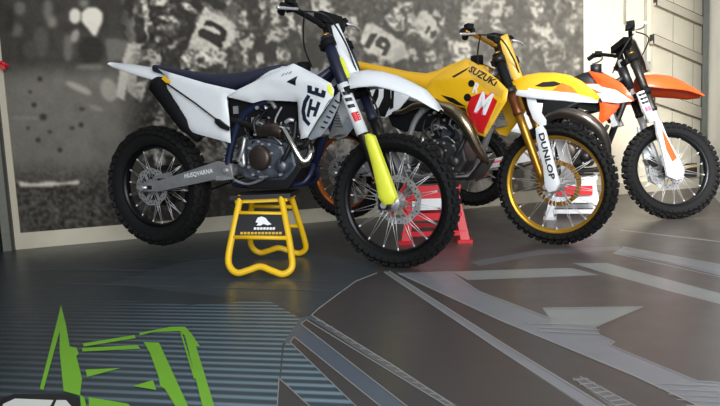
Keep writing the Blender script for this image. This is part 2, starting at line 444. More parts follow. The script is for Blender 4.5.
# small folds and highlights within the crowd
fold = vnoise(5, 51, .7) * .5 + vnoise(2.8, 52, 1.4) * .5; kk = np.clip((xx - 128) / 20, 0, 1) * np.clip((175 - yy) / 30, 0, 1)
T = T + (np.clip((fold - .60) * 7, 0, 1) * 26 - np.clip((.36 - fold) * 7, 0, 1) * 24) * kk * (T > dark - 10)
f2 = vnoise(4.4, 61, .8) * .6 + vnoise(2.3, 62) * .4
T = T - np.clip((.47 - f2) * 9, 0, 1) * np.clip((T - dark - 20), 0, 75) * kk
def keep(m, v, k):
    global T
    a = smooth(m.astype(float), 1) * k; T = T * (1 - a) + v * a
keep(inside([(207, 10), (222, 16), (236, 25), (232, 38), (226, 46), (205, 50), (188, 50), (196, 30), (200, 16)]), 190, .75)
keep(inside([(366, 24), (374, 24), (402, 42), (410, 56), (394, 63), (364, 50), (362, 36)]), 214, .8)
keep(inside([(416, 18), (424, 10), (434, 18), (438, 34), (432, 44), (422, 36), (416, 30)]), 218, .7)
T = np.maximum(T, np.minimum(dark - 8, 200))*(xx>118) + T*(xx<=118)
for q, v_ in (([(204, 25), (206, 21), (212, 21), (222, 26), (227, 32), (225, 41), (220, 43), (200, 36), (198, 32), (202, 28), (214, 33), (221, 35), (221, 32), (214, 27)], 56), ([(204, 33), (208, 33), (223, 44), (221, 49), (212, 43), (199, 36), (199, 32)], 56),
              ([(371, 33), (378, 34), (369, 49), (364, 47)], 90), ([(380, 36), (387, 38), (391, 45), (386, 56), (381, 56), (384, 50), (376, 46), (376, 41)], 90),
              ([(429, 25), (431, 28), (427, 34), (425, 32)], 104), ([(431, 32), (436, 30), (437, 35), (433, 39), (430, 37)], 104)): put(inside(q), v_, 0)
put(ell(383.5, 44.5, 1.6, 1.8), 210, 0)
T = np.clip(smooth(T, 1) * 1.5 - smooth(T, 4) * .5 + (vnoise(1.6, 31) - .5) * 9, 30, 238)
LIGHT_FALLOFF = [.66, .76, .98, 1.3, 1.55]  # light falloff along the wall, divided out of the print colour
def mural():
    nx, nz = 640, 250; top = MT - .02
    z1 = top
    xs = np.linspace(mx0, mx1, nx); zs = np.linspace(bh, z1, nz)
    me = bpy.data.meshes.new('mural')
    X, Z = np.meshgrid(xs, zs)
    co_ = np.stack([X.ravel(), np.full(X.size, .012), Z.ravel()], 1)
    idx = np.arange(nx * nz).reshape(nz, nx)
    f = np.stack([idx[:-1, 1:].ravel(), idx[:-1, :-1].ravel(), idx[1:, :-1].ravel(), idx[1:, 1:].ravel()], 1)
    rim = [0, nx - 1, nx * nz - 1, nx * (nz - 1)]
    base = nx * nz
    co_ = np.concatenate([co_, co_[rim] - np.array([0, .012, 0])])
    me.from_pydata(co_.tolist(), [], f.tolist())
    me.update()
    wx = W0.x + WD.x * co_[:, 0] + WN.x * co_[:, 1]; wy = W0.y + WD.y * co_[:, 0] + WN.y * co_[:, 1]; wz = co_[:, 2]
    D = np.stack([wx - CO.x, wy - CO.y, wz - CO.z], 1)
    zz = D @ np.array(FW); U = 360 + FPX * (D @ np.array(CR)) / zz; V = 203 - FPX * (D @ np.array(CU)) / zz
    U0 = U.copy(); nb = V < 0; U = np.where(nb & (V < -4), np.where(U > 330, U - 190, U + 150) + 8, U); V = np.where(V < 0, -V * .7 + np.where(V < -4, 6, 0), V)
    ui = np.clip(U + 40, 0, TW - 2); vi = np.clip(V, 0, TH - 2); u0 = ui.astype(int); v0 = vi.astype(int); fu = ui - u0; fv = vi - v0
    t = (T[v0, u0] * (1 - fu) + T[v0, u0 + 1] * fu) * (1 - fv) + (T[v0 + 1, u0] * (1 - fu) + T[v0 + 1, u0 + 1] * fu) * fv
    g = t / 255 * 1.0; g = np.where(g < .04045, g / 12.92, ((g + .055) / 1.055) ** 2.4)
    g = np.clip(g / np.interp(U0, [20, 200, 350, 480, 580], LIGHT_FALLOFF), .012, .86)
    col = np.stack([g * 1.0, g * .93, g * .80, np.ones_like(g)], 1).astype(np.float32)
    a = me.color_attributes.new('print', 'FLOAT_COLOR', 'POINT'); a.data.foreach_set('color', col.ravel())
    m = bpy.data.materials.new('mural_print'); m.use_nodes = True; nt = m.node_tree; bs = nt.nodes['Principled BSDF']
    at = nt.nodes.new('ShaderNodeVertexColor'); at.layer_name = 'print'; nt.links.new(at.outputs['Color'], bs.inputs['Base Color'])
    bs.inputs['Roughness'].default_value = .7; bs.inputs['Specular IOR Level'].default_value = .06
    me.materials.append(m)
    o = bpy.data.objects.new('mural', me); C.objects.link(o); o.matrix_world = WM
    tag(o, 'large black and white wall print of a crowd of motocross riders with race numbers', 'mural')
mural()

# ---- right of the mural: conduits, the planked panel with its sloping rails, and the corner
def wbox(name, u0, v0, u1, v1, d0, d1, m, **k):
    a = wl(on_wall(u0, v0, d1)); c = wl(on_wall(u1, v1, d1))
    q = MB(m); q.box(((a[0] + c[0]) / 2, (d0 + d1) / 2, (a[1] + c[1]) / 2), (abs(c[0] - a[0]), d1 - d0, abs(c[1] - a[1]))); return q
px0 = wl(on_wall(652, 100, .03))[0]; px1 = wl(on_wall(703, 100, .03))[0]
b = MB('plywood'); b.box(((px0 + px1) / 2, .02, MT / 2 + .05), (px1 - px0, .03, MT - .12))
b.m('joint_dark')
for t in (.38, .78): b.box((px0 + (px1 - px0) * t, .0352, MT / 2 + .05), (.004, .001, MT - .14))
door = struct(b.build('door_1', matrix=WM))
for (u0, v0, u1, v1, h) in ((655, -4, 702, 17, .095), (652, 34, 702, 55.5, .10), (653, 90, 703, 108, .13)):
    a = wl(on_wall(u0, v0, .05)); c = wl(on_wall(u1, v1, .05)); L = math.hypot(c[0] - a[0], c[1] - a[1])
    a3 = Vector((a[0], .05, a[1] - h / 2)); c3 = Vector((c[0], .05, c[1] - h / 2)); ang = math.atan2(c[1] - a[1], c[0] - a[0])
    q = MB('plywood_rail'); q.box((a3 + c3) / 2, (L, .035, h), Matrix.Rotation(-ang, 3, 'Y'))
    q.m('joint_dark'); q.box(a3, (.012, .05, h * .9)); 
    q.box((a3 + c3) / 2 + Vector((0, .018, -h / 2)), (L, .002, .008), Matrix.Rotation(-ang, 3, 'Y'))
    q.box((a3 + c3) / 2 + Vector((0, .018, h / 2)), (L, .002, .005), Matrix.Rotation(-ang, 3, 'Y'))
    tag(q.build('rail', door), 'pale sloping wooden rail')
b = MB('post_dark'); b.box((px1 + .022, .04, MT / 2), (.04, .075, MT)); struct(b.build('trim_3', matrix=WM))
def conduit(u, v1, top_extra=0, box=False, label='', r=.012):
    a = wl(on_wall(u, v1, .02))
    q = MB('conduit'); q.tube([(a[0], .02, a[1]), (a[0], .02, MT - .01)], r, 8)
    o = q.build('conduit', matrix=WM); tag(o, label, 'conduit'); return o
conduit(625, 24, label='thin grey conduit on the cream wall above the handlebar of the orange motorcycle')
c2 = wl(on_wall(645.5, 66, .02))
root = empty('conduit_box', (0, 0, 0)); root.matrix_world = WM @ Matrix.Translation((c2[0], 0, c2[1]))
tag(root, 'grey wall junction box with a conduit rising from it left of the planked panel', 'junction box')
q = MB('conduit'); q.box((0, .0155, 0), (.12, .03, .10)); q.build('box', root)
q = MB('joint_dark'); 
q.build('lid', root) if False else q.bm.free()
for sx in (-1, 1): q = MB('joint_dark'); q.cyl((sx * .04, .03, .03), (sx * .04, .034, .03), .006, n=8); q.build('screw', root)
q = MB('conduit'); q.tube([(0, .02, .05), (0, .02, MT - c2[1] - .01)], .013, 8); q.build('pipe', root)

# right side wall coming towards the camera
R0 = on_floor(705, 187.2); R1 = on_floor(720, 203); RD = (R1 - R0); RD.z = 0; RD.normalize(); RN = Vector((RD.y, -RD.x, 0))
if RN.dot(CO - R0) < 0: RN = -RN
RM = Matrix(((RD.x, RN.x, 0, R0.x), (RD.y, RN.y, 0, R0.y), (0, 0, 1, 0), (0, 0, 0, 1)))
b = MB('side_panel'); b.box((1.3, -.05, MT / 2), (2.6, .10, MT)); struct(b.build('wall_right', matrix=RM))
b = MB('post_grey'); b.box((.13, .02, MT / 2), (.16, .04, MT)); b.m('post_dark'); b.box((.045, .03, MT / 2), (.02, .05, MT)); b.box((.215, .03, MT / 2), (.02, .05, MT)); struct(b.build('trim_4', matrix=RM))

# a red clip on the left post
p = on_plane(3, 66, W0 + WN * .08, WN); l = wl(p)
q = MB('red_plastic'); q.box((l[0], .085, l[1]), (.03, .03, .05)); q.tube([(l[0] - .06, .09, l[1] + .01), (l[0], .10, l[1] + .02), (l[0] + .035, .095, l[1] - .005)], .012, 8)
tag(q.build('strap_clip', matrix=WM), 'small red clip on the grey post at the left end of the mural', 'clip')

# a small brown box on the wall, seen through the right-hand wheel
b = wbox('x', 684, 164, 697, 175, 0.03, .09, 'joint_dark'); b.m('gold_graphic')
a = wl(on_wall(684, 165, .09)); c = wl(on_wall(697, 168, .09)); b.box(((a[0] + c[0]) / 2, .091, (a[1] + c[1]) / 2), (abs(c[0] - a[0]), .003, .02))
tag(b.build('wall_box', matrix=WM), 'small dark brown box with an olive stripe low on the planked panel', 'box')

# ------------------------------------------------------------------ the floor and what is printed on it
def floor_mat(name, rgb, rough=.3, streak=.12, spec=.5):
    m = bpy.data.materials.new(name); m.use_nodes = True; nt = m.node_tree; bs = nt.nodes['Principled BSDF']
    tc = nt.nodes.new('ShaderNodeTexCoord'); mp = nt.nodes.new('ShaderNodeMapping'); mp.inputs['Scale'].default_value = (.8, 5, 1); mp.inputs['Rotation'].default_value = (0, 0, -.1)
    n = nt.nodes.new('ShaderNodeTexNoise'); n.inputs['Scale'].default_value = 2.2; n.inputs['Detail'].default_value = 6
    nt.links.new(tc.outputs['Object'], mp.inputs['Vector']); nt.links.new(mp.outputs['Vector'], n.inputs['Vector'])
    mx = nt.nodes.new('ShaderNodeMix'); mx.data_type = 'RGBA'; c = lin(rgb)
    mx.inputs['A'].default_value = tuple(x * (1 - streak * 2) for x in c[:3]) + (1,); mx.inputs['B'].default_value = tuple(x * (1 + streak * 2) for x in c[:3]) + (1,)
    nt.links.new(n.outputs['Fac'], mx.inputs['Factor']); nt.links.new(mx.outputs['Result'], bs.inputs['Base Color'])
    n2 = nt.nodes.new('ShaderNodeTexNoise'); n2.inputs['Scale'].default_value = 9; nt.links.new(tc.outputs['Object'], n2.inputs['Vector'])
    mr = nt.nodes.new('ShaderNodeMapRange'); mr.inputs['To Min'].default_value = rough * .85; mr.inputs['To Max'].default_value = rough * 1.2
    nt.links.new(n2.outputs['Fac'], mr.inputs['Value']); nt.links.new(mr.outputs['Result'], bs.inputs['Roughness'])
    bs.inputs['Specular IOR Level'].default_value = spec
    MATS[name] = m; return m, nt, bs, mx, tc
_, nt, bs, mx, tc = floor_mat('floor_print', (62, 64, 66), .34)
# the sheet runs from blue grey on the left to a warm grey on the right
sx = nt.nodes.new('ShaderNodeSeparateXYZ'); nt.links.new(tc.outputs['Object'], sx.inputs['Vector'])
mr = nt.nodes.new('ShaderNodeMapRange'); mr.inputs['From Min'].default_value = -.9; mr.inputs['From Max'].default_value = 1.0; nt.links.new(sx.outputs['X'], mr.inputs['Value'])
cm = nt.nodes.new('ShaderNodeMix'); cm.data_type = 'RGBA'; cm.inputs['A'].default_value = lin((52, 60, 64)); cm.inputs['B'].default_value = lin((84, 78, 75)); nt.links.new(mr.outputs['Result'], cm.inputs['Factor'])
mu = nt.nodes.new('ShaderNodeMix'); mu.data_type = 'RGBA'; mu.blend_type = 'MULTIPLY'; mu.inputs['Factor'].default_value = 1
mx.inputs['A'].default_value = (.78, .78, .78, 1); mx.inputs['B'].default_value = (1.22, 1.22, 1.22, 1)
nt.links.new(cm.outputs['Result'], mu.inputs['A']); nt.links.new(mx.outputs['Result'], mu.inputs['B']); nt.links.new(mu.outputs['Result'], bs.inputs['Base Color'])
# hatch: thin blue grey rules on dark
_, nt, bs, mx, tc = floor_mat('floor_hatch', (62, 64, 66), .34)
HP = (on_floor(150, 383) - on_floor(150, 389)).length * 1.0
g0 = on_floor(0, 372); g1 = on_floor(240, 381); gd = (g1 - g0).normalized(); gn = Vector((-gd.y, gd.x, 0))
dp = nt.nodes.new('ShaderNodeVectorMath'); dp.operation = 'DOT_PRODUCT'; dp.inputs[1].default_value = gn; nt.links.new(tc.outputs['Object'], dp.inputs[0])
ml = nt.nodes.new('ShaderNodeMath'); ml.operation = 'MULTIPLY'; ml.inputs[1].default_value = 2 * PI / HP; nt.links.new(dp.outputs['Value'], ml.inputs[0])
sn = nt.nodes.new('ShaderNodeMath'); sn.operation = 'SINE'; nt.links.new(ml.outputs[0], sn.inputs[0])
rp = nt.nodes.new('ShaderNodeMapRange'); rp.inputs['From Min'].default_value = -.4; rp.inputs['From Max'].default_value = 1.0; nt.links.new(sn.outputs[0], rp.inputs['Value'])
sx = nt.nodes.new('ShaderNodeSeparateXYZ'); nt.links.new(tc.outputs['Object'], sx.inputs['Vector'])
fr = nt.nodes.new('ShaderNodeMapRange'); fr.inputs['From Min'].default_value = -1.1; fr.inputs['From Max'].default_value = -.15; fr.inputs['To Min'].default_value = .12; nt.links.new(sx.outputs['X'], fr.inputs['Value'])
mm = nt.nodes.new('ShaderNodeMath'); mm.operation = 'MULTIPLY'; nt.links.new(rp.outputs['Result'], mm.inputs[0]); nt.links.new(fr.outputs['Result'], mm.inputs[1])
cm = nt.nodes.new('ShaderNodeMix'); cm.data_type = 'RGBA'; cm.inputs['A'].default_value = lin((42, 48, 53)); cm.inputs['B'].default_value = lin((122, 146, 158)); nt.links.new(mm.outputs[0], cm.inputs['Factor'])
ca = nt.nodes.new('ShaderNodeMix'); ca.data_type = 'RGBA'; ca.inputs['A'].default_value = lin((44, 48, 51)); ca.inputs['B'].default_value = lin((58, 72, 80)); nt.links.new(fr.outputs['Result'], ca.inputs['Factor']); nt.links.new(ca.outputs['Result'], cm.inputs['A'])
nt.links.new(cm.outputs['Result'], bs.inputs['Base Color'])
for nme, c in (('floor_dark', (70, 66, 66)), ('floor_warm', (86, 78, 76)), ('floor_grey', (128, 130, 136)), ('floor_pale', (142, 145, 143)), ('floor_line', (150, 150, 146)), ('floor_black', (30, 32, 34)),
               ('floor_green', (122, 184, 48)), ('floor_white', (226, 226, 218)), ('floor_mid', (104, 104, 108)), ('floor_blue', (86, 96, 108)), ('floor_haze', (66, 74, 80))):
    floor_mat(nme, c, .34, .05)
b = MB('floor_print')
v = [b.bm.verts.new(p) for p in ((-5, .3, 0), (6.5, .3, 0), (6.5, 8.5, 0), (-5, 8.5, 0))]; b.face(v, False)
v = [b.bm.verts.new((x, y, -.1)) for x, y in ((-5, .3), (6.5, .3), (6.5, 8.5), (-5, 8.5))]; b.face(v[::-1], False)
lay = [0]
def print_(m, px, lift=None):
    lay[0] += lift is None; z = lay[0] * .00002 + .0001 if lift is None else lift
    b.m(m); t = bmesh.new(); vs = [t.verts.new(on_floor(u, w_, z)) for u, w_ in px]; t.faces.new(vs); t.normal_update(); bmesh.ops.triangulate(t, faces=t.faces[:], ngon_method='EAR_CLIP'); t.normal_update()
    mp = {q: b.bm.verts.new(q.co) for q in t.verts}
    for f in t.faces:
        vv = [mp[q] for q in f.verts]; b.face(vv if f.normal.z > 0 else vv[::-1], False)
    t.free()
def line_(m, pts, w=1.2):
    P_ = [Vector(p) for p in pts]
    for a, c in zip(P_[:-1], P_[1:]):
        d = (c - a).normalized(); n = Vector((-d.y, d.x)) * w * .45
        print_(m, [a + n, c + n, c - n, a - n], .0016)
print_('floor_haze', [(180, 262), (300, 252), (377, 262), (377, 273), (338, 294), (305, 316), (270, 302), (110, 284)])
print_('floor_hatch', [(-60, 296), (60, 296), (190, 305), (268, 300), (300, 318), (282, 345), (276, 420), (-60, 420)])
print_('floor_blue', [(284, 342), (300, 318), (311, 315), (470, 425), (350, 425)])
print_('floor_hatch', [(284, 345), (292, 340), (340, 385), (400, 425), (276, 425)])
print_('floor_warm', [(398, 273), (470, 258), (620, 247), (760, 262), (760, 420), (699, 406), (500, 320)])
print_('floor_dark', [(377, 273), (384, 272.5), (500, 350), (600, 412), (470, 416), (395, 368), (311.5, 315), (318, 309), (338, 294), (356, 281)])
line_('floor_line', [(470, 416), (395, 366.5), (311.5, 315), (318, 309), (338, 294), (356, 281), (377, 273)], 1.3)
print_('floor_grey', [(384, 271.5), (391, 271.5), (500, 342), (606, 406), (592, 412), (500, 351), (440, 310)])
line_('floor_line', [(389, 271), (500, 341.5), (612, 410)], 1.4); line_('floor_line', [(384, 272), (500, 350), (596, 412)], 1.2)
print_('floor_dark', [(391, 271), (399, 273), (500, 320), (699, 406), (680, 425), (606, 406), (500, 341)])
print_('floor_grey', [(398, 273), (451, 271), (480, 291.7), (550, 318), (543, 308), (643, 306.7), (595, 327), (600, 335), (615, 341.7), (610, 345), (698, 381), (760, 386), (760, 430), (699, 406), (633, 375), (500, 320)])
print_('floor_pale', [(543, 308), (643, 306.7), (595, 327), (552, 326), (550, 318)])
line_('floor_line', [(398, 273), (500, 320), (633, 375), (699, 406)], 1.3)
line_('floor_line', [(451, 274), (480, 291.7), (550, 318), (543, 308), (643, 306.7), (595, 327), (600, 335), (615, 341.7), (610, 345), (698, 381), (730, 383)], 1.0)
for k in range(3): line_('floor_line', [(528 + k * 6, 323 + k * 4), (600, 325.5 + k * 4.2)], 1.1)
for k in range(5): line_('floor_line', [(650 + k * 9, 383 + k * 5.5), (730, 386 + k * 5.5)], 1.0)
print_('floor_pale', [(452, 271.5), (560, 268), (572, 268), (599, 275), (467.7, 280)])
print_('floor_pale', [(571.7, 263), (606.7, 263), (760, 304), (760, 314), (671.7, 291.7), (600, 271.7)])
print_('floor_grey', [(613, 253), (623, 246.7), (760, 272), (760, 286), (666.7, 261.7)])
print_('floor_mid', [(470, 262), (537, 250), (620, 246), (620, 250), (540, 255), (480, 266)])
line_('floor_line', [(623, 246.7), (760, 272)], .8); line_('floor_line', [(618, 250), (760, 279)], .8); line_('floor_line', [(613, 253), (760, 286)], .8)
line_('floor_line', [(620, 230), (740, 244)], .9)
print_('floor_mid', [(311, 316), (320, 321), (455, 404), (470, 416), (450, 416), (398, 380)])
for k in range(16):
    t = k / 16; line_('floor_line', [(316 + 140 * t, 320 + 90 * t), (324 + 140 * t, 321.5 + 90 * t)], 1.0)
print_('floor_dark', [(311, 319.5), (304.4, 319), (301, 324), (410, 408), (454, 410)]); line_('floor_line', [(454, 410), (306, 319.5), (301, 324), (412, 410)], 1.1)
print_('floor_dark', [(295, 336.5), (290, 342.5), (359, 409), (384, 409)]); line_('floor_line', [(384, 409), (294, 336.5), (290, 342), (360, 410)], 1.1)
print_('floor_dark', [(279, 378), (277, 410), (312, 410)]); line_('floor_line', [(277, 410), (279, 378), (314, 410)], 1.1)
print_('floor_mid', [(573, 378), (585, 377), (640, 408), (612, 408)])
for k in range(7): line_('floor_line', [(573 + k * 7, 380 + k * 4.2), (588 + k * 7, 378.5 + k * 4.2)], 1.3)
line_('floor_line', [(580, 376.5), (640, 408)], 1); line_('floor_line', [(573, 378), (620, 408)], 1)
for y, x0, x1 in ((268, 20, 210), (277, 120, 330), (287, 210, 345), (257, 120, 220), (283, 60, 190)): line_('floor_blue', [(x0, y), (x1, y + 4)], .8)
lay[0] += 85
G_ = 'floor_green'
print_('floor_black', [(-8, 412), (2, 398), (14, 394), (68, 394), (80, 397), (88, 412)])
for q in ([(61, 305), (56.5, 323.6), (39.7, 389), (43.4, 390), (60, 330)],
          [(61, 305), (65.7, 323.6), (69.7, 346.5), (76.4, 347.6), (78.8, 354), (76.4, 356), (82, 378.6), (80, 395.4), (63.6, 391), (59.6, 351), (59.8, 330)],
          [(82.5, 343.5), (134.4, 335), (136, 338), (84, 346.6)], [(82, 348), (137.5, 345), (140.5, 348.7), (82.5, 351.5)],
          [(139, 333), (171, 326.7), (185, 326.7), (191, 333), (200, 346.5), (196, 346), (215, 408), (203, 408), (185, 336), (180, 331), (153, 332), (140, 335.5)],
          [(180, 332), (182, 333), (196, 378), (194, 379)],
          [(143.6, 342), (159, 342.5), (189, 408), (176.5, 408), (165, 389), (160, 386), (159, 378), (150, 353)],
          [(85.5, 369.5), (120.7, 368), (87, 377)], [(133, 386), (152.8, 380), (156.4, 390)], [(88.6, 397), (128, 403.7), (132, 408), (89, 408)], [(80, 395), (84, 397), (87, 408), (81, 408)]):
    print_(G_, q)
print_('floor_white', [(2, 408), (3, 404), (15, 398.5), (53.5, 400), (49, 408)]); print_('floor_white', [(56.5, 400), (66, 400), (73, 408), (53, 408)])
struct(b.build('floor'))
# ------------------------------------------------------------------ motorcycles
RK = math.radians(19.2)
KV = Vector((-math.sin(RK), 0, math.cos(RK)))
I4 = Matrix.Identity(4)
class Bike:
    def __init__(s, X, Y, yaw, zr, st, zf, Rf, Rr, WB, label):
        s.WB, s.Rf, s.Rr, s.zr, s.zf = WB, Rf, Rr, Rr + zr, Rf + zf
        c, sn = math.cos(yaw), math.sin(yaw)
        s.root = empty('motorcycle', (X - WB * c, Y - WB * sn, 0), yaw)
        tag(s.root, label, 'motorcycle')
        s.M = Matrix.Translation((X - WB * c, Y - WB * sn, 0)) @ Matrix.Rotation(yaw, 4, 'Z')
        A = Vector((WB - .066, 0, s.zf))
        s.S = Matrix.Translation(A) @ Matrix.Rotation(st, 4, KV) @ Matrix.Translation(-A)
        s.Mi = s.M.inverted(); s.Fi = (s.M @ s.S).inverted()
    def _p(s, Mi, u, v, y):
        o = Mi @ CO; d = (Mi.to_3x3() @ ray(u, v)); t = (y - o.y) / d.y; return o + d * t
    def P(s, u, v, y): return s._p(s.Mi, u, v, y)
    def F(s, u, v, y): return s._p(s.Fi, u, v, y)
    def PL(s, pts, y): return [s.P(p[0], p[1], p[2] if len(p) > 2 else y) for p in pts]
    def FL(s, pts, y): return [s.F(p[0], p[1], p[2] if len(p) > 2 else y) for p in pts]
def xz(v): return (v.x, v.z)
def flip(pts): return [Vector((p.x, -p.y, p.z)) for p in pts]

def tyre(R, rb, w, n, rear):
    """R outer radius over the knobs, rb bead radius"""
    q = MB('rubber'); k = .011; Rc = R - k; hw = w / 2
    prof = [(rb, -hw * .55), (rb + .012, -hw * .78), ((rb + Rc) / 2, -hw * .98), (Rc - .022, -hw * .93), (Rc - .006, -hw * .62), (Rc, -hw * .25), (Rc, hw * .25), (Rc - .006, hw * .62),
            (Rc - .022, hw * .93), ((rb + Rc) / 2, hw * .98), (rb + .012, hw * .78), (rb, hw * .55)]
    q.lathe(prof, seg=64)
    da = 2 * PI / n
    for i in range(n):
        a = i * da
        rows = [(-.24, 0, 0), (.24, 0, 0), (-.70, .5, .014), (.70, .5, .014)] if i % 2 == 0 else [(0, 0, 0), (-.62, .35, .008), (.62, .35, .008)]
        rows += [(-.98, .5, .034), (.98, .5, .034)]
        for yy_, off, dr in rows:
            ang = a + (da * .5 * off)
            rr = R - k / 2 - dr; tilt = yy_ * .75
            rot = Matrix.Rotation(-ang, 3, 'Y') @ Matrix.Rotation(tilt if abs(yy_) > .5 else 0, 3, 'Z')
            c = Vector((rr * math.cos(ang), yy_ * hw, rr * math.sin(ang)))
            ln = R * da * (.62 if rear else .6)
            sz = (k * 1.7, w * (.20 if abs(yy_) > .5 else .24), ln)
            q.box(c, sz, rot)
    return q
def rim_mesh(rb, m, w=.05):
    q = MB(m); h = w / 2
    q.lathe([(rb + .010, -h), (rb + .012, -h * .8), (rb - .002, -h * .55), (rb - .010, 0), (rb - .002, h * .55), (rb + .012, h * .8), (rb + .010, h), (rb - .006, h * .92), (rb - .016, h * .5), (rb - .022, 0), (rb - .016, -h * .5), (rb - .006, -h * .92)], seg=64)
    return q
def spoke_set(parent, rb, hub_r, nset=9, m='steel'):
    for var, (dy, da) in enumerate(((.03, .30), (.03, -.30), (-.03, .30), (-.03, -.30))):
        q = MB(m); ra = rb - .012; a0 = 0; a1 = da
        p0 = Vector((hub_r * math.cos(a0), dy, hub_r * math.sin(a0))); p1 = Vector((ra * math.cos(a1), dy * .15, ra * math.sin(a1)))
        q.tube([p0, p1], [.0019, .0019], 5); d = (p1 - p0).normalized(); q.m('gold_anodised' if m != 'steel' else 'steel').tube([p1 - d * .022, p1 + d * .004], .0032, 5)
        o = q.build('spoke', parent); mesh = o.data
        for i in range(nset):
            c = o if i == 0 else o.copy()
            if i: C.objects.link(c); c.parent = parent
            c.matrix_local = Matrix.Rotation(2 * PI * (i + var * .25 + (.12 if da > 0 else 0)) / nset, 4, 'Y')
def rotor(r, m, holes, y, t=.004, wave=True, inner=.72, carrier='steel'):
    q = MB(m); n = 96; ro = []; 
    for i in range(n):
        a = 2 * PI * i / n; ro.append(r * (1 + (.022 * math.sin(a * 9) if wave else 0)))
    ri = r * inner
    for y_, s_ in ((y - t / 2, 1), (y + t / 2, -1)):
        pass
    V = []
    for i in range(n):
        a = 2 * PI * i / n; cc, ss = math.cos(a), math.sin(a)
        V.append([q.bm.verts.new((ro[i] * cc, y - t / 2, ro[i] * ss)), q.bm.verts.new((ro[i] * cc, y + t / 2, ro[i] * ss)), q.bm.verts.new((ri * cc, y + t / 2, ri * ss)), q.bm.verts.new((ri * cc, y - t / 2, ri * ss))])
    for i in range(n):
        A, B = V[i], V[(i + 1) % n]
        for j in range(4): q.face((A[j], B[j], B[(j + 1) % 4], A[(j + 1) % 4]), False)
    q.m('ink_black')
    for i in range(holes):
        for k, f in enumerate((.80, .90)):
            a = 2 * PI * (i + .5 * k) / holes; c = Vector((r * f * math.cos(a), 0, r * f * math.sin(a)))
            q.cyl(c + Vector((0, y - t / 2 - .0004, 0)), c + Vector((0, y + t / 2 + .0004, 0)), .0045, n=6)
    q.m(carrier)
    for i in range(6):
        a = 2 * PI * i / 6; q.bar((.035 * math.cos(a + .2), y, .035 * math.sin(a + .2)), (ri * 1.03 * math.cos(a), y, ri * 1.03 * math.sin(a)), .006, .014)
    q.disc((0, 0, 0), .045, y - .003, y + .003, r0=.022)
    return q
def hub_mesh(m, w, r=.032):
    q = MB(m); h = w / 2
    q.lathe([(.012, -h), (.024, -h), (.026, -h * .8), (.045, -h * .7), (.047, -h * .55), (r * .8, -h * .4), (r * .75, 0), (r * .8, h * .4), (.047, h * .55), (.045, h * .7), (.026, h * .8), (.024, h), (.012, h)], seg=28)
    return q
def wheel(bike, front, cfg):
    R = bike.Rf if front else bike.Rr
    rb = cfg['rb_f'] if front else cfg['rb_r']
    mtx = (bike.S @ Matrix.Translation((bike.WB, 0, bike.zf))) if front else Matrix.Translation((0, 0, bike.zr))
    t = tyre(R, rb, .088 if front else .115, 50 if front else 42, not front)
    w = t.build('front_wheel' if front else 'rear_wheel', bike.root, mtx)
    r = rim_mesh(rb, cfg['rim'], .05 if front else .06)
    ro = r.build('rim', w)
    if cfg.get('rimlabel'): tag(ro, cfg['rimlabel'])
    hub_mesh(cfg['hub'], .12 if front else .14).build('hub', w)
    spoke_set(w, rb, .044, 9, cfg.get('spoke', 'steel'))
    if front:
        rotor(cfg.get('disc_r', .13), cfg.get('disc', 'steel'), 18, .052, carrier=cfg.get('carrier', 'steel'), inner=cfg.get('disc_in', .74)).build('brake_disc', w)
    else:
        rotor(.11, 'steel', 16, -.055).build('brake_disc', w)
        q = MB(cfg.get('sprocket', 'dark_metal')); n = 48; V = []
        for i in range(n * 2):
            a = PI * i / n; rr = .122 if i % 2 else .112
            V.append([q.bm.verts.new((rr * math.cos(a), y_, rr * math.sin(a))) for y_ in (.058, .064)] + [q.bm.verts.new((.088 * math.cos(a), y_, .088 * math.sin(a))) for y_ in (.064, .058)])
        for i in range(n * 2):
            A, B = V[i], V[(i + 1) % (n * 2)]
            for j in range(4): q.face((A[j], B[j], B[(j + 1) % 4], A[(j + 1) % 4]), False)
        for i in range(6):
            a = 2 * PI * i / 6; q.bar((.03 * math.cos(a), .061, .03 * math.sin(a)), (.09 * math.cos(a), .061, .09 * math.sin(a)), .005, .016)
        q.disc((0, 0, 0), .04, .057, .065, r0=.02); q.build('sprocket', w)
    q = MB('steel'); L = .125 if front else .14
    q.cyl((0, -L, 0), (0, L, 0), .010, n=12); q.cyl((0, -L - .008, 0), (0, -L, 0), .017, n=6); q.cyl((0, L, 0), (0, L + .006, 0), .017, n=6); q.build('axle', w)
    return w

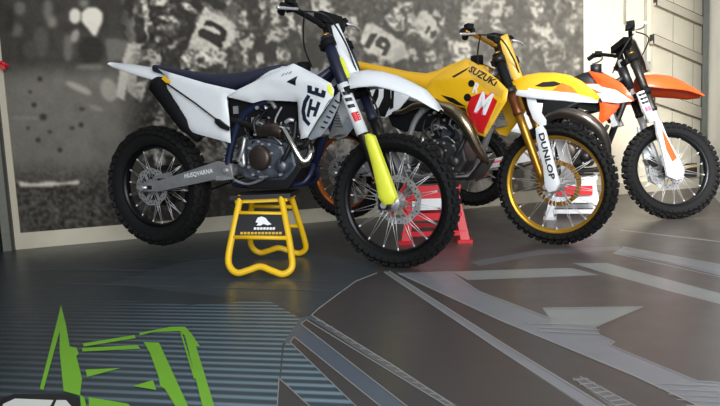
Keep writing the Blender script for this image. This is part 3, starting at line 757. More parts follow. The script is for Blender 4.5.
def front_end(bike, cfg):
    """fork legs, clamps, bars, guards and plate, in the steered frame"""
    S = bike.S; root = bike.root; WB, zf = bike.WB, bike.zf
    top = cfg.get('fork_len', .86)
    for sg in (-1, 1):
        y = sg * .092
        foot = Vector((WB - .005, y, zf)); base = Vector((WB - .028 + cfg.get('fdx', 0), y, zf + .03))
        def at(l): return base + KV * l
        q = MB(cfg['fork_lower']); q.tube([at(.0), at(.05), at(.30), at(.44)], [.021, .024, .0245, .0245], 16)
        q.box(foot + Vector((-.006, 0, .004)), (.052, .034, .06)); 
        q.build('fork_slider', root, S)
        q = MB(cfg['fork_upper']); q.tube([at(.40), at(.42), at(.43), at(.58)], [.027, .031, .027, .027], 18); q.m(cfg.get('fork_top', cfg['fork_upper'])); q.tube([at(.56), at(.60), at(.62), at(top)], [.0275, .0275, .029, .028], 18)
        q.m(cfg.get('fork_cap', 'gold_anodised')); q.cyl(at(top), at(top + .012), .024, .018, 14); q.build('fork_tube', root, S)
    def mid(l, y=0, fwd=0): return Vector((WB - .028 + cfg.get('fdx', 0), y, zf + .03)) + KV * l + Vector((math.cos(RK), 0, math.sin(RK))) * fwd
    for nm, l in (('lower_clamp', .55), ('upper_clamp', top - .035)):
        q = MB(cfg['clamp'])
        rot = Matrix.Rotation(-RK, 3, 'Y')
        q.box(mid(l, 0, -.028), (.055, .18, .032), rot)
        for sg in (-1, 1):
            q.tube([mid(l - .018, sg * .092), mid(l + .018, sg * .092)], .037, 18)
        q.build(nm, root, S)
    # bar mounts and handlebar
    hb = mid(top + .055, 0, .0)
    q = MB(cfg.get('mount', 'matte_black'))
    for sg in (-1, 1): q.bar(mid(top - .02, sg * .05, -.005), hb + Vector((0, sg * .05, .012)), .04, .03)
    q.build('bar_mount', root, S)
    bw = cfg.get('bar_w', .40)
    pts = [hb + Vector(p) for p in ((-.11, -bw, .055), (-.075, -.27, .075), (-.005, -.13, .015), (0, -.09, 0), (0, .09, 0), (-.005, .13, .015), (-.075, .27, .075), (-.11, bw, .055))]
    q = MB(cfg.get('bar', 'matte_black')); q.tube(pts, .0135, 12, smooth_path=5); ho = q.build('handlebar', root, S)
    q = MB('matte_black'); q.box(hb + Vector((-.012, 0, .045)), (.05, .20, .05)); 
    q.build('bar_pad', ho)
    for sg in (-1, 1):
        a = hb + Vector((-.112, sg * bw, .054)); c = hb + Vector((-.082, sg * .285, .073))
        q = MB('matte_black'); d = (a - c)
        rr = []; pp = []
        for i in range(13): pp.append(c + d * (i / 12 * 1.03)); rr.append(.0165 if i % 2 else .018)
        rr[0] = .026; rr[1] = .02; rr[-1] = .02
        q.tube(pp, rr, 12); q.build('grip', ho)
        q = MB(cfg.get('lever', 'steel')); b0 = hb + Vector((-.055, sg * .245, .066))
        q.tube([b0, b0 + Vector((.035, sg * .03, -.012)), b0 + Vector((.04, sg * .09, -.02)), b0 + Vector((.012, sg * .16, -.022))], [.007, .007, .006, .007], 8, smooth_path=4)
        q.m('matte_black'); q.bar(b0 + Vector((-.01, -sg * .012, .01)), b0 + Vector((-.01, sg * .02, -.002)), .05, .035)
        if sg < 0: q.bar(b0 + Vector((0, sg * .0, .03)), b0 + Vector((-.02, sg * .03, .035)), .05, .03)
        q.build('lever', ho)
    # hoses in a loop
    q = MB('hose'); h0 = hb + Vector((-.02, -.24, .05))
    q.tube([h0, hb + Vector((.09, -.2, .02)), mid(top - .06, -.06, .07), mid(.62, .0, .05), mid(.45, .07, .05), mid(.2, .13, .0), mid(.06, .12, -.01)], .0045, 6, smooth_path=6)
    q.tube([h0 + Vector((0, .03, 0)), hb + Vector((-.06, -.17, -.02)), hb + Vector((-.09, -.12, -.10)), hb + Vector((-.10, -.05, -.18))], .0045, 6, smooth_path=6)
    q.build('hoses', root, S)
    # caliper on the left leg
    q = MB(cfg.get('caliper', 'alloy')); q.box((WB - .095, .088, zf + .06), (.06, .05, .10), Matrix.Rotation(-.5, 3, 'Y')); q.m('dark_metal'); q.box((WB - .10, .07, zf + .062), (.05, .05, .07), Matrix.Rotation(-.5, 3, 'Y'))
    q.m('steel'); q.cyl((WB - .1, .112, zf + .085), (WB - .1, .118, zf + .085), .011); q.build('brake_caliper', root, S)
    # stem
    q = MB('steel'); q.tube([mid(.53, 0, -.045), mid(top, 0, -.045)], .018, 14); q.build('steering_stem', root, S)
    return mid, hb

def chain_drive(bike, pv):
    q = MB('dark_metal'); rs_, rf_ = .117, .032; c0 = Vector((0, .061, bike.zr)); c1 = Vector((pv.x + .075, .061, pv.z + .005)); pts = []
    d = (c1 - c0).normalized(); n = Vector((-d.z, 0, d.x))
    a0 = math.atan2(n.z, n.x)
    for i in range(13): a = a0 + PI * i / 12; pts.append(c0 + Vector((math.cos(a), 0, math.sin(a))) * rs_)
    for i in range(1, 10): pts.append(c0 - n * rs_ + (c1 - n * rf_ - (c0 - n * rs_)) * i / 10)
    for i in range(9): a = a0 + PI + PI * i / 8; pts.append(c1 + Vector((math.cos(a), 0, math.sin(a))) * rf_)
    for i in range(1, 10): pts.append(c1 + n * rf_ + (c0 + n * rs_ - (c1 + n * rf_)) * i / 10)
    q.tube(pts, .0062, 6, closed=True); q.build('chain', bike.root)

def swingarm(bike, pv, m, two=None, text=None):
    zr = bike.zr
    for sg in (-1, 1):
        q = MB(m); y = sg * .088
        poly = [(-.055, zr - .022), (-.05, zr + .026), (.10, zr + .034), (pv.x * .55, (zr * .45 + pv.z * .55) + .042), (pv.x - .06, pv.z + .052), (pv.x + .03, pv.z + .034), (pv.x + .035, pv.z - .03), (pv.x - .06, pv.z - .045), (pv.x * .55, (zr * .45 + pv.z * .55) - .036), (.08, zr - .026)]
        q.prism(poly, y - .016, y + .016, .006)
        q.m('dark_metal'); q.box((-.0, y + sg * .0165, zr), (.085, .004, .022)); q.m('steel'); q.bar((-.075, y, zr), (-.055, y, zr), .02, .02)
        if text and sg < 0:
            tr = q.bvh(); 
            q.text_on(text[0], (pv.x * .50, zr * .5 + pv.z * .5 - .0), (pv.x * .84, zr * .16 + pv.z * .84 - .002), .03, -1, text[1], tree=tr, shear=.2)
        q.build('swingarm_arm', bike.root)
    if m == 'bright_alloy': pass
    q = MB(m); q.box((pv.x - .13, 0, pv.z - .01), (.07, .16, .07)); q.tube([pv + Vector((0, -.11, 0)), pv + Vector((0, .11, 0))], .03, 16)
    q.m('steel'); q.cyl(pv + Vector((0, -.128, 0)), pv + Vector((0, .128, 0)), .012, n=6)
    q.build('swingarm_bridge', bike.root)

def frame(bike, m, H, pv, cr, sub, dt=None):
    """H head tube centre, pv pivot, cr front bottom corner of the cradle, sub rear top of subframe"""
    root = bike.root
    q = MB(m)
    q.tube([H - KV * .085, H + KV * .085], .032, 18)
    q.tube([H - KV * .06 + Vector((.01, 0, 0)), cr + Vector((.03, 0, .10))], [.024, .022], 12)
    for sg in (-1, 1):
        q.tube([cr + Vector((.03, 0, .12)), cr + Vector((.02, sg * .055, .04)), cr + Vector((-.06, sg * .075, 0)), Vector((pv.x + .06, sg * .075, cr.z + .005)), pv + Vector((.02, sg * .082, -.06)), pv + Vector((.0, sg * .085, 0))], .014, 10, smooth_path=5)
        q.tube([H - KV * .0 + Vector((-.02, sg * .02, 0)), H + Vector((-.16, sg * .075, -.09)), Vector((pv.x + .14, sg * .095, pv.z + .30)), Vector((pv.x + .02, sg * .092, pv.z + .10)), pv + Vector((0, sg * .088, 0))], [.019, .021, .021, .019, .019], 12, smooth_path=5)
        q.tube([H - KV * .07, H + Vector((-.12, sg * .06, -.2)), Vector((pv.x + .18, sg * .09, pv.z + .27))], .012, 10)
    q.build('frame', root)
    q = MB('alloy' if m != 'orange_plastic' else 'alloy')
    for sg in (-1, 1):
        q.tube([Vector((pv.x + .12, sg * .085, pv.z + .33)), sub + Vector((0, sg * .075, 0))], .011, 10)
        q.tube([Vector((pv.x + .0, sg * .085, pv.z + .12)), sub + Vector((.06, sg * .08, -.02))], .011, 10)
    q.tube([sub + Vector((0, -.075, 0)), sub + Vector((0, .075, 0))], .010, 8)
    q.build('subframe', root)

def shock(bike, pv, col='spring_white'):
    a = Vector((pv.x - .02, .02, pv.z + .38)); c = Vector((pv.x - .055, .0, pv.z - .02))
    q = MB('steel'); q.tube([a, c], .009, 8); q.m('gold_anodised'); q.tube([a, a + (c - a) * .35], .024, 14)
    q.m(col); d = (c - a); z = d.normalized(); x = z.cross(Vector((0, 1, 0))).normalized(); y = z.cross(x); pts = []
    for i in range(85):
        t = i / 84; an = t * 7.5 * 2 * PI; pts.append(a + d * (.18 + .66 * t) + (x * math.cos(an) + y * math.sin(an)) * .036)
    q.tube(pts, .0058, 7); q.build('rear_shock', bike.root)

def footpegs(bike, p):
    for sg in (-1, 1):
        q = MB('steel'); q.box((p.x, sg * .185, p.z), (.055, .085, .012)); 
        for i in range(5):
            for s2 in (-1, 1): q.box((p.x + s2 * .024, sg * (.15 + .018 * i), p.z + .010), (.005, .006, .012))
        q.m('dark_metal'); q.bar((p.x, sg * .10, p.z - .005), (p.x, sg * .145, p.z), .035, .03); q.build('footpeg', bike.root)
    q = MB('alloy'); q.tube([Vector((p.x + .01, -.125, p.z - .01)), Vector((p.x + .10, -.135, p.z - .035)), Vector((p.x + .19, -.15, p.z - .015)), Vector((p.x + .215, -.16, p.z))], [.009, .007, .008, .010], 8, smooth_path=4); q.box((p.x + .22, -.165, p.z + .004), (.03, .04, .008)); q.build('brake_pedal', bike.root)

def radiators(bike, c, tilt=.30):
    for sg in (-1, 1):
        q = MB('alloy'); rot = Matrix.Rotation(-tilt, 3, 'Y')
        q.box(c + Vector((0, sg * .105, 0)), (.032, .105, .25), rot)
        q.m('dark_metal')
        for i in range(14): q.box(c + Vector((0, sg * .105, 0)) + rot @ Vector((.017, 0, -.105 + i * .016)), (.003, .095, .004))
        q.m('alloy'); q.box(c + Vector((0, sg * .105, 0)) + rot @ Vector((0, 0, .135)), (.04, .11, .03), rot); q.box(c + Vector((0, sg * .105, 0)) + rot @ Vector((0, 0, -.135)), (.04, .11, .03), rot)
        if sg < 0:
            q.m('hose'); q.tube([c + Vector((-.01, sg * .105, -.13)), c + Vector((-.05, sg * .11, -.19)), c + Vector((-.13, sg * .08, -.20))], .014, 10, smooth_path=4)
        q.build('radiator', bike.root)

def engine(bike, c, case, cover, two_stroke=False, scale=1.0, lean=.12):
    """c = centre of the clutch cover in (x, z)"""
    root = bike.root; x, z = c
    q = MB(case)
    body = [(x - .17, z - .06), (x - .16, z + .05), (x - .09, z + .10), (x + .02, z + .10), (x + .10, z + .10), (x + .17, z + .05), (x + .19, z - .05), (x + .14, z - .12), (x - .02, z - .135), (x - .12, z - .11)]
    q.prism(body, -.095, .095, .015)
    en = q.build('engine', root)
    q = MB(case)
    body = [(x - .085, z - .05), (x - .075, z + .06), (x - .01, z + .095), (x + .06, z + .075), (x + .13, z + .055), (x + .155, z - .03), (x + .12, z - .10), (x + .02, z - .11), (x - .06, z - .095)]
    q.prism(body, -.125, -.09, .012)
    for px_, pz_ in body:
        dx, dz = (x + .03 - px_) * .1, (z - .01 - pz_) * .1
        q.m('steel'); q.cyl((px_ + dx, -.131, pz_ + dz), (px_ + dx, -.12, pz_ + dz), .0075, n=6); q.m(case)
    q.build('side_cover', en)
    q = MB(cover); q.lathe([(.0, 0), (.050, 0), (.060, .006), (.066, .02), (.068, .05), (0, .05)], (x, -.155, z), 36, closed=False)
    q.m('steel')
    for i in range(6):
        a = i * PI / 3 + .3; q.cyl((x + .072 * math.cos(a), -.132, z + .072 * math.sin(a)), (x + .072 * math.cos(a), -.12, z + .072 * math.sin(a)), .006, n=6)
    q.build('clutch_cover', en)
    # water pump and hose
    q = MB(case); q.lathe([(0, 0), (.026, 0), (.034, .01), (.036, .03)], (x + .125, -.152, z - .045), 24, closed=False); q.m('hose'); q.tube([(x + .13, -.14, z - .03), (x + .17, -.14, z + .03), (x + .20, -.12, z + .10), (x + .21, -.11, z + .18)], .013, 10, smooth_path=5); q.build('water_pump', en)
    # cylinder and head
    q = MB('cast_alloy'); up = Vector((math.sin(lean), 0, math.cos(lean))); b0 = Vector((x + .075, 0, z + .08)); rot = Matrix.Rotation(lean, 3, 'Y')
    q.box(b0 + up * .05, (.125, .15, .11), rot); q.m('dark_metal')
    if two_stroke:
        q.m('cast_alloy'); q.box(b0 + up * .12, (.12, .14, .04), rot); q.cyl(b0 + up * .14, b0 + up * .165, .045, .02)
        q.m('dark_metal'); q.cyl(b0 + up * .165, b0 + up * .20, .009, n=8)
    else:
        q.box(b0 + up * .14, (.15, .17, .08), rot); q.m('cast_alloy'); q.box(b0 + up * .20, (.13, .15, .045), rot)
        q.m('steel')
        for sg in (-1, 1):
            for dx in (-.045, .045): q.cyl(b0 + up * .13 + Vector((dx, sg * .086, 0)), b0 + up * .13 + Vector((dx, sg * .092, 0)), .010, n=6)
    q.build('cylinder', en)
    # carburettor / throttle body and air boot
    q = MB('alloy'); p = b0 + up * .12 + Vector((-.12, 0, .01)); q.tube([p + Vector((.06, 0, 0)), p + Vector((-.04, 0, .0))], .028, 14); q.box(p + Vector((0, -.03, -.03)), (.05, .045, .06)); q.m('matte_black'); q.tube([p + Vector((-.04, 0, 0)), p + Vector((-.14, 0, .03))], [.032, .045], 14)
    q.build('throttle_body', en)
    # gear lever side + front sprocket cover
    q = MB('matte_black'); q.prism([(x - .17, z - .04), (x - .15, z + .05), (x - .06, z + .05), (x - .05, z - .05)], .095, .11, .005); q.build('sprocket_cover', en)
    # clutter: bolts, cables, starter
    q = MB('dark_metal'); q.cyl((x - .02, -.10, z + .125), (x + .0, .06, z + .125), .028, n=16); q.m('hose')
    q.tube([(x - .06, -.10, z + .10), (x - .10, -.10, z + .16), (x - .06, -.09, z + .26), (x + .02, -.08, z + .33)], .006, 6, smooth_path=4)
    q.tube([(x + .02, -.10, z + .1), (x + .0, -.11, z + .2), (x + .10, -.1, z + .29)], .005, 6, smooth_path=4)
    q.m('steel'); q.tube([(x - .02, -.105, z + .15), (x + .03, -.11, z + .17), (x + .07, -.10, z + .15)], .006, 6, smooth_path=4)
    rg = random.Random(7)
    for i in range(16):
        a0 = Vector((x + rg.uniform(-.14, .17), -rg.uniform(.10, .135), z + rg.uniform(-.02, .27))); q.m(rg.choice(['steel', 'hose', 'alloy', 'matte_black', 'gold_anodised', 'hose']))
        a1 = a0 + Vector((rg.uniform(-.06, .06), rg.uniform(-.01, .01), rg.uniform(-.08, .08))); a2 = a1 + Vector((rg.uniform(-.05, .05), .01, rg.uniform(-.05, .05)))
        q.tube([a0, a1, a2], rg.choice([.004, .006, .009, .011]), 7, smooth_path=4)
        if i % 3 == 0: q.m('steel'); q.cyl(a0 + Vector((0, -.006, 0)), a0 + Vector((0, .01, 0)), .010, n=6)
    q.build('cables', en)
    return en

def rear_guard(bike):
    """chain guide and rear caliper, both low by the axle"""
    q = MB('matte_black'); q.prism([(.14, bike.zr - .13), (.15, bike.zr - .03), (.26, bike.zr - .02), (.27, bike.zr - .11), (.22, bike.zr - .14)], .045, .078, .006); q.build('chain_guide', bike.root)
    q = MB('alloy'); q.box((.105, -.068, bike.zr + .05), (.10, .03, .05), Matrix.Rotation(-.2, 3, 'Y')); q.m('matte_black'); q.box((.11, -.08, bike.zr + .035), (.07, .02, .03)); q.build('rear_caliper', bike.root)
# ------------------------------------------------------------------ shaped bodywork helpers
def loft(q, st, n=16, sq=2.6):
    """stations (x, ztop, zbot, half width) -> closed rounded body"""
    rings = []
    for x, zt, zb, hw in st:
        r = []
        for k in range(n):
            a = 2 * PI * k / n; c, s_ = math.cos(a), math.sin(a)
            e = 2 / sq
            r.append(q.bm.verts.new((x, hw * math.copysign(abs(c) ** e, c), (zt + zb) / 2 + (zt - zb) / 2 * math.copysign(abs(s_) ** e, s_))))
        rings.append(r)
    for A, B in zip(rings[:-1], rings[1:]):
        for k in range(n): q.face((A[k], A[(k + 1) % n], B[(k + 1) % n], B[k]))
    q.face(rings[0][::-1]); q.face(rings[-1]); return q
def stations(fn, px):
    out = []
    for u, vt, vb, hw in px:
        a = fn(u, vt, 0); b_ = fn(u, vb, -hw); out.append((a.x, a.z, min(b_.z, a.z - .004), hw))
    return out
def shell(q, st, thick=.004, nw=10, edge=None, body=None, power=2.0):
    """stations (x, zcrown, zedge, half width) -> arched sheet with thickness; the outer strips may take another material"""
    top, bot = [], []
    for x, zc, ze, hw in st:
        A, B = [], []
        for k in range(nw + 1):
            w_ = -1 + 2 * k / nw; z = zc - (zc - ze) * abs(w_) ** power
            A.append(q.bm.verts.new((x, w_ * hw, z))); B.append(q.bm.verts.new((x, w_ * hw * .97, z - thick)))
        top.append(A); bot.append(B)
    for i in range(len(st) - 1):
        for k in range(nw):
            if edge: q.m(edge if (k < 1 or k >= nw - 1) else body)
            q.face((top[i][k], top[i + 1][k], top[i + 1][k + 1], top[i][k + 1])); q.face((bot[i][k + 1], bot[i + 1][k + 1], bot[i + 1][k], bot[i][k]))
        for k in (0, nw):
            f = (top[i][k], bot[i][k], bot[i + 1][k], top[i + 1][k]); q.face(f if k == 0 else f[::-1], False)
    for i in (0, len(st) - 1):
        for k in range(nw):
            f = (top[i][k], top[i][k + 1], bot[i][k + 1], bot[i][k]); q.face(f if i else f[::-1], False)
    return q
def front_plate(bike, a, c, m, w0, w1, fwd=.03, label=None, extra=None):
    """number plate: a, c = steered frame points at the top and bottom of its near edge"""
    q = MB(m); nz, nw = 8, 10; G0, G1 = [], []
    d = (c - a); f = Vector((math.cos(RK), 0, math.sin(RK)))
    for i in range(nz + 1):
        t = i / nz; hw = w0 * (1 - t) + w1 * t; hw *= 1 - .25 * max(0, (t - .8) / .2) - .2 * max(0, (.12 - t) / .12)
        A, B = [], []
        for k in range(nw + 1):
            w_ = -1 + 2 * k / nw; p = Vector((a.x + d.x * t, 0, a.z + d.z * t)) + f * (fwd + .045 * (1 - w_ * w_)); p.y = w_ * hw
            A.append(q.bm.verts.new(p)); B.append(q.bm.verts.new(p - f * .004))
        G0.append(A); G1.append(B)
    for i in range(nz):
        for k in range(nw):
            q.face((G0[i][k], G0[i + 1][k], G0[i + 1][k + 1], G0[i][k + 1])); q.face((G1[i][k + 1], G1[i + 1][k + 1], G1[i + 1][k], G1[i][k]))
        for k in (0, nw): q.face((G0[i][k], G1[i][k], G1[i + 1][k], G0[i + 1][k]), False)
    for i in (0, nz):
        for k in range(nw): q.face((G0[i][k], G0[i][k + 1], G1[i][k + 1], G1[i][k]), False)
    o = q.build('number_plate', bike.root, bike.S)
    if label: tag(o, label)
    return o
def both(name, bike, make, matrix=None, label=None, parent=None):
    for left in (False, True):
        q = make(); o = q.build(name, parent or bike.root, matrix, mirror=left)
        if label: tag(o, label)

# ================================================================== the white motorcycle on the yellow stand
A = Bike(.17247, 2.79082, -.3762, .08396, -.10266, .0, .335, .3505, 1.464, 'white and navy motorcycle on the yellow stand, with a fluorescent yellow fork guard')
pv = Vector((.56, 0, A.zr + .085))
wheel(A, True, dict(rb_f=.268, rim='black_rim', hub='steel', disc='steel', disc_r=.125, carrier='red_graphic'))
wheel(A, False, dict(rb_r=.243, rim='black_rim', hub='matte_black', sprocket='dark_metal'))
midA, hbA = front_end(A, dict(fdx=.028, fork_lower='dark_metal', fork_upper='navy', clamp='matte_black', bar='matte_black', caliper='alloy', fork_len=.84, bar_w=.27))
swingarm(A, pv, 'alloy', text=('HUSQVARNA', 'label_white')); chain_drive(A, pv); rear_guard(A)
cA = A.P(258, 158, -.15)
HA = midA(.70, 0, -.045)
frame(A, 'frame_blue', HA, pv, Vector((1.0, 0, cA.z - .15)), Vector((.22, 0, 1.0)))
shock(A, pv); footpegs(A, Vector((.60, 0, cA.z - .10))); radiators(A, Vector((1.09, 0, .82)))
eA = engine(A, (cA.x, cA.z), 'cast_alloy', 'cover_bronze')
# seat
q = MB('seat_navy'); loft(q, stations(A.P, [(158, 65, 70, .05), (162, 65.5, 72, .085), (192, 71, 80, .10), (219, 74.5, 87, .11), (238, 73.5, 91, .105), (256, 71, 84, .09), (272, 67, 76, .08), (286, 64.5, 70, .06)]))
q.build('seat', A.root)
# rear fender
q = MB('white_plastic'); shell(q, stations(A.P, [(111, 62.3, 63.3, .03), (120, 63, 66, .06), (135, 64.5, 70, .085), (150, 67, 74, .10), (168, 70, 79, .11), (190, 74, 86, .11)])); q.build('rear_fender', A.root)
# side plates
def mk():
    q = MB('white_plastic'); q.panel(A.PL([(158, 68.5, -.10), (168, 72), (205, 83), (237, 90.5), (226.5, 97), (229, 118), (230.5, 143), (197, 134), (190, 131), (178, 109), (166, 88), (168, 78)], -.145), -1, bulge=.012); return q
both('side_plate', A, mk)
# shrouds with crowned ring mark
def mk():
    q = MB('white_plastic')
    q.panel(A.PL([(226, 96.5, -.13), (237, 90, -.125), (260, 79, -.12), (284, 67, -.10), (293.5, 63.5, -.10), (305, 69, -.12), (317, 75.5, -.16), (331, 83.5, -.20), (334, 90, -.21), (333, 97, -.21), (326, 107, -.21), (317, 120, -.20), (307, 137.5, -.18), (301, 139, -.17), (299, 128, -.17), (297.5, 101.5, -.16), (264, 100, -.14), (252.6, 103, -.135)], -.15), -1, bulge=.02, soft=.06)
    tr = q.bvh(); X = lambda pts, y=-.18: [xz(A.P(u, v, y)) for u, v in pts]
    q.decal([X([(290, 82.6), (300, 76.3), (300, 86.4)], -.14)], -1, 'ink_black', tree=tr)
    q.decal([X([(332, 84), (334, 90), (333, 97), (329, 93), (327, 85)], -.21)], -1, 'neon_yellow', tree=tr)
    q.decal([X(p) for p in ([(308.6, 92.8), (309.6, 89.6), (328.6, 95.0), (327.4, 98.6)], [(309, 85.4), (314, 86.2), (314, 92.4), (309, 91)], [(317.4, 87.6), (321.6, 88.8), (321, 94.6), (316.8, 93.4)], [(325, 90.2), (329.6, 92), (328.4, 97.8), (324, 96)],
        [(309, 94.5), (304.6, 101), (302.4, 111), (304.4, 120), (310.6, 126.4), (313, 123.4), (308.6, 118.6), (307, 111), (308.8, 103), (312.4, 96.8)],
        [(312.2, 98.8), (315.4, 99.8), (311.8, 117.6), (308.8, 116.4)], [(320.6, 101.6), (324, 103.4), (318.6, 117), (315.6, 116.4)], [(312, 106), (320, 108), (319, 111.4), (311, 109.6)])], -1, 'navy', tree=tr)
    q.decal([X([(333, 98), (330, 101), (307, 137), (309, 138), (318, 121)], -.2)], -1, 'ink_black', tree=tr)
    q.decal([X(p, -.13) for p in ([(283, 76.6), (285, 73.4), (286.4, 73), (284.6, 76.4)], [(286.6, 75.6), (288.4, 72.6), (289.8, 72.2), (288.2, 75.2)], [(290, 74.4), (291.4, 71.8), (293.4, 71.4), (292.2, 74)])], -1, 'stand_grey', tree=tr)
    return q
both('radiator_shroud', A, mk, label='white shroud with a navy crowned ring mark')
def mk():
    q = MB('stand_grey'); q.panel(A.PL([(334, 97), (340, 91), (339, 105), (330, 124), (321, 136), (311, 140), (308, 138), (318, 121)], -.165), -1, bulge=.01)
    q.m('matte_black'); 
    for k in range(6):
        t = k / 6; a_ = A.P(335 - 17 * t, 100 + 32 * t, -.178); c_ = A.P(339 - 17 * t, 103 + 30 * t, -.178); q.bar(a_, c_, .004, .006)
    return q
both('radiator_guard', A, mk, label='pale grey slatted guard')
# tank and cap
q = MB('white_plastic'); loft(q, stations(A.P, [(258, 78, 100, .07), (272, 69, 102, .09), (286, 66, 104, .10), (300, 69, 104, .10), (312, 74, 104, .07)])); q.m('matte_black'); cpt = A.P(304, 67, 0); q.cyl(cpt + Vector((0, 0, -.02)), cpt + Vector((0, 0, .022)), .035, n=20)
q.build('fuel_tank', A.root)
# air box and dark covers behind the white plastic
def mk():
    q = MB('matte_black'); q.panel(A.PL([(228, 97), (297, 102), (297, 124), (276, 123), (264, 112), (247, 134), (231, 141)], -.095), -1, bulge=.004); q.m('alloy'); q.box(A.P(256, 121, -.10), (.05, .01, .04)); q.box(A.P(236, 110, -.10), (.03, .01, .04)); return q
both('airbox_cover', A, mk)
# silencer and header
q = MB('matte_black'); a_ = A.P(158, 84, -.125); c_ = A.P(193, 131, -.115); d_ = (c_ - a_)
q.tube([a_ - d_ * .07, a_ - d_ * .02, a_, a_ + d_ * .85, c_, c_ + d_ * .18], [.034, .05, .057, .052, .036, .022], 24); q.m('dark_metal'); q.tube([a_ - d_ * .08, a_ - d_ * .05], .024, 16)
q.build('silencer', A.root)
q = MB('yellow_plastic'); q.box(A.P(166, 80, -.165), (.05, .006, .022), Matrix.Rotation(.7, 3, 'Y')); q.build('silencer_clip', A.root)
q = MB('chrome'); q.tube(A.PL([(262, 133, -.10), (274, 129.5, -.135), (283, 129.5, -.15), (289, 138, -.155), (296, 151, -.155), (301.5, 160, -.145), (307.5, 160, -.13), (311, 151, -.11), (308, 143, -.085), (298, 137, -.06)], -.1), .0185, 16, smooth_path=5)
q.m('cover_bronze'); q.tube(A.PL([(258, 133, -.115), (266, 130, -.13), (276, 130, -.14), (283, 133, -.145)], -.13), [.02, .034, .036, .026], 18, smooth_path=4)
q.m('dark_metal'); q.tube(A.PL([(262, 132, -.11), (246, 124, -.10), (228, 121, -.10), (205, 133, -.11), (196, 136, -.115)], -.1), .019, 14, smooth_path=5)
q.build('exhaust_header', A.root)
# strap from the tail to the peg
q = MB('dark_metal'); q.tube(A.PL([(167, 83.5), (195, 103), (221, 123)], -.172), .0045, 8); q.m('black_plastic'); q.prism([xz(A.P(u, v, -.17)) for u, v in ((215, 118), (219, 119), (229, 127), (228.5, 131), (221, 128), (215.5, 123))], -.178, -.16, .003); q.build('strap', A.root)
# skid plate
q = MB('black_plastic'); q.prism([xz(A.P(u, v, -.12)) for u, v in ((243, 178), (248, 189.5), (288, 189), (302, 168), (298, 164), (286, 181), (252, 181))], -.125, .125, .006); q.build('skid_plate', A.root)
# front fender, plate, guards
q = MB('white_plastic'); shell(q, stations(A.F, [(341, 79, 84, .045), (347, 75.5, 88, .085), (356, 71.5, 87.5, .11), (368, 69.5, 85.5, .115), (384, 71.5, 84.5, .115), (398, 75.5, 88, .11), (412, 82, 93, .105), (425, 89, 99, .095), (435, 100, 106, .07), (441, 108.5, 110.5, .035)]))
q.build('front_fender', A.root, A.S)
pa, pc = A.F(329, 23, -.07), A.F(352, 76, -.07)
front_plate(A, pa, pc, 'white_plastic', .036, .034, fwd=-.03)
q = MB('neon_yellow'); q.panel(A.FL([(338, 57), (343, 58), (350, 77), (343, 80), (338, 66)], -.09), -1, bulge=.006); q.build('plate_strap', A.root, A.S)
def mk():
    q = MB('neon_yellow'); q.panel(A.FL([(364.5, 135), (368, 133.5), (373, 136), (382, 160), (391, 184), (396, 198), (392, 204), (384, 205), (378.5, 198), (373, 170), (366, 144)], -.138), -1, thick=.03, bulge=.012); return q
tag(mk().build('fork_guard', A.root, A.S), 'fluorescent yellow fork guard')
q = MB('alloy'); q.panel(A.FL([(366, 150), (373, 146), (382, 165), (389, 184), (394, 198), (391, 204), (384, 205), (379, 198), (373, 172)], -.126), -1, thick=.02, bulge=.01); tag(q.build('fork_guard', A.root, A.S, mirror=True), 'silver fork guard')
def mk():
    q = MB('white_plastic'); p0 = A.F(342.5, 84, -.10); p1 = A.F(362.5, 134, -.10); q.tube([p0, p1], [.029, .0305], 20)
    tr = q.bvh(); X = lambda pts: [xz(A.F(u, v, -.125)) for u, v in pts]
    for a0, a1 in (((342.5, 92), (351.5, 94)), ((345, 98.5), (354, 100)), ((347.5, 105), (356.5, 106.5))):
        q.decal([X([(a0[0], a0[1]), (a1[0] - 1.6, a1[1] - 3.4), (a1[0], a1[1]), (a0[0] + 1.6, a0[1] + 3.4)])], -1, 'ink_black', tree=tr)
    q.decal([X([(351.5, 113), (358.5, 110.5), (362, 119), (355.5, 122)])], -1, 'red_graphic', tree=tr)
    return q
(lambda n, b, m_, S_, l_: tag(m_().build(n, b.root, S_), l_))('fork_sleeve', A, mk, A.S, 'white fork sleeve with black and red lettering')
# silvery bleed screws and grey tube between the fork legs
q = MB('steel'); q.tube(A.FL([(331, 48), (340, 73)], -.06), .020, 12); q.build('steering_damper', A.root, A.S)

# ================================================================== the yellow motorcycle on the red stand
B = Bike(1.12605, 3.2277, -.60822, .09954, -.10173, .001, .346, .336, 1.49, 'yellow motorcycle with lettered shroud and gold rims on the red stand, middle of the three')
pv = Vector((.56, 0, B.zr + .085))
wheel(B, True, dict(rb_f=.282, rim='gold_rim', hub='steel', disc='gold_disc', disc_r=.135, disc_in=.80, rimlabel='gold rim'))
wheel(B, False, dict(rb_r=.262, rim='orange_rim', hub='dark_metal', rimlabel='copper orange rim'))
midB, hbB = front_end(B, dict(fork_lower='gold_anodised', fork_upper='fork_brown', fork_top='matte_black', clamp='dark_metal', bar='gold_anodised', bar_w=.22, fork_len=.78))
swingarm(B, pv, 'alloy'); chain_drive(B, pv); rear_guard(B)
cB = (.80, B.zr + .11); HB = midB(.70, 0, -.045)
frame(B, 'alloy', HB, pv, Vector((1.0, 0, cB[1] - .15)), Vector((.22, 0, 1.02)))
shock(B, pv, 'yellow_plastic'); footpegs(B, Vector((.60, 0, cB[1] - .10))); radiators(B, Vector((1.10, 0, .84)))
eB = engine(B, cB, 'engine_grey', 'dark_metal')
q = MB('seat_yellow'); loft(q, stations(B.P, [(342, 57.5, 64, .05), (352, 60, 68, .085), (378, 65, 74, .10), (409, 71.5, 84, .11), (430, 73.5, 92, .115), (442, 70, 92, .11), (455, 64, 84, .10), (467, 59, 76, .07), (472, 60, 70, .04)])); q.build('seat', B.root)
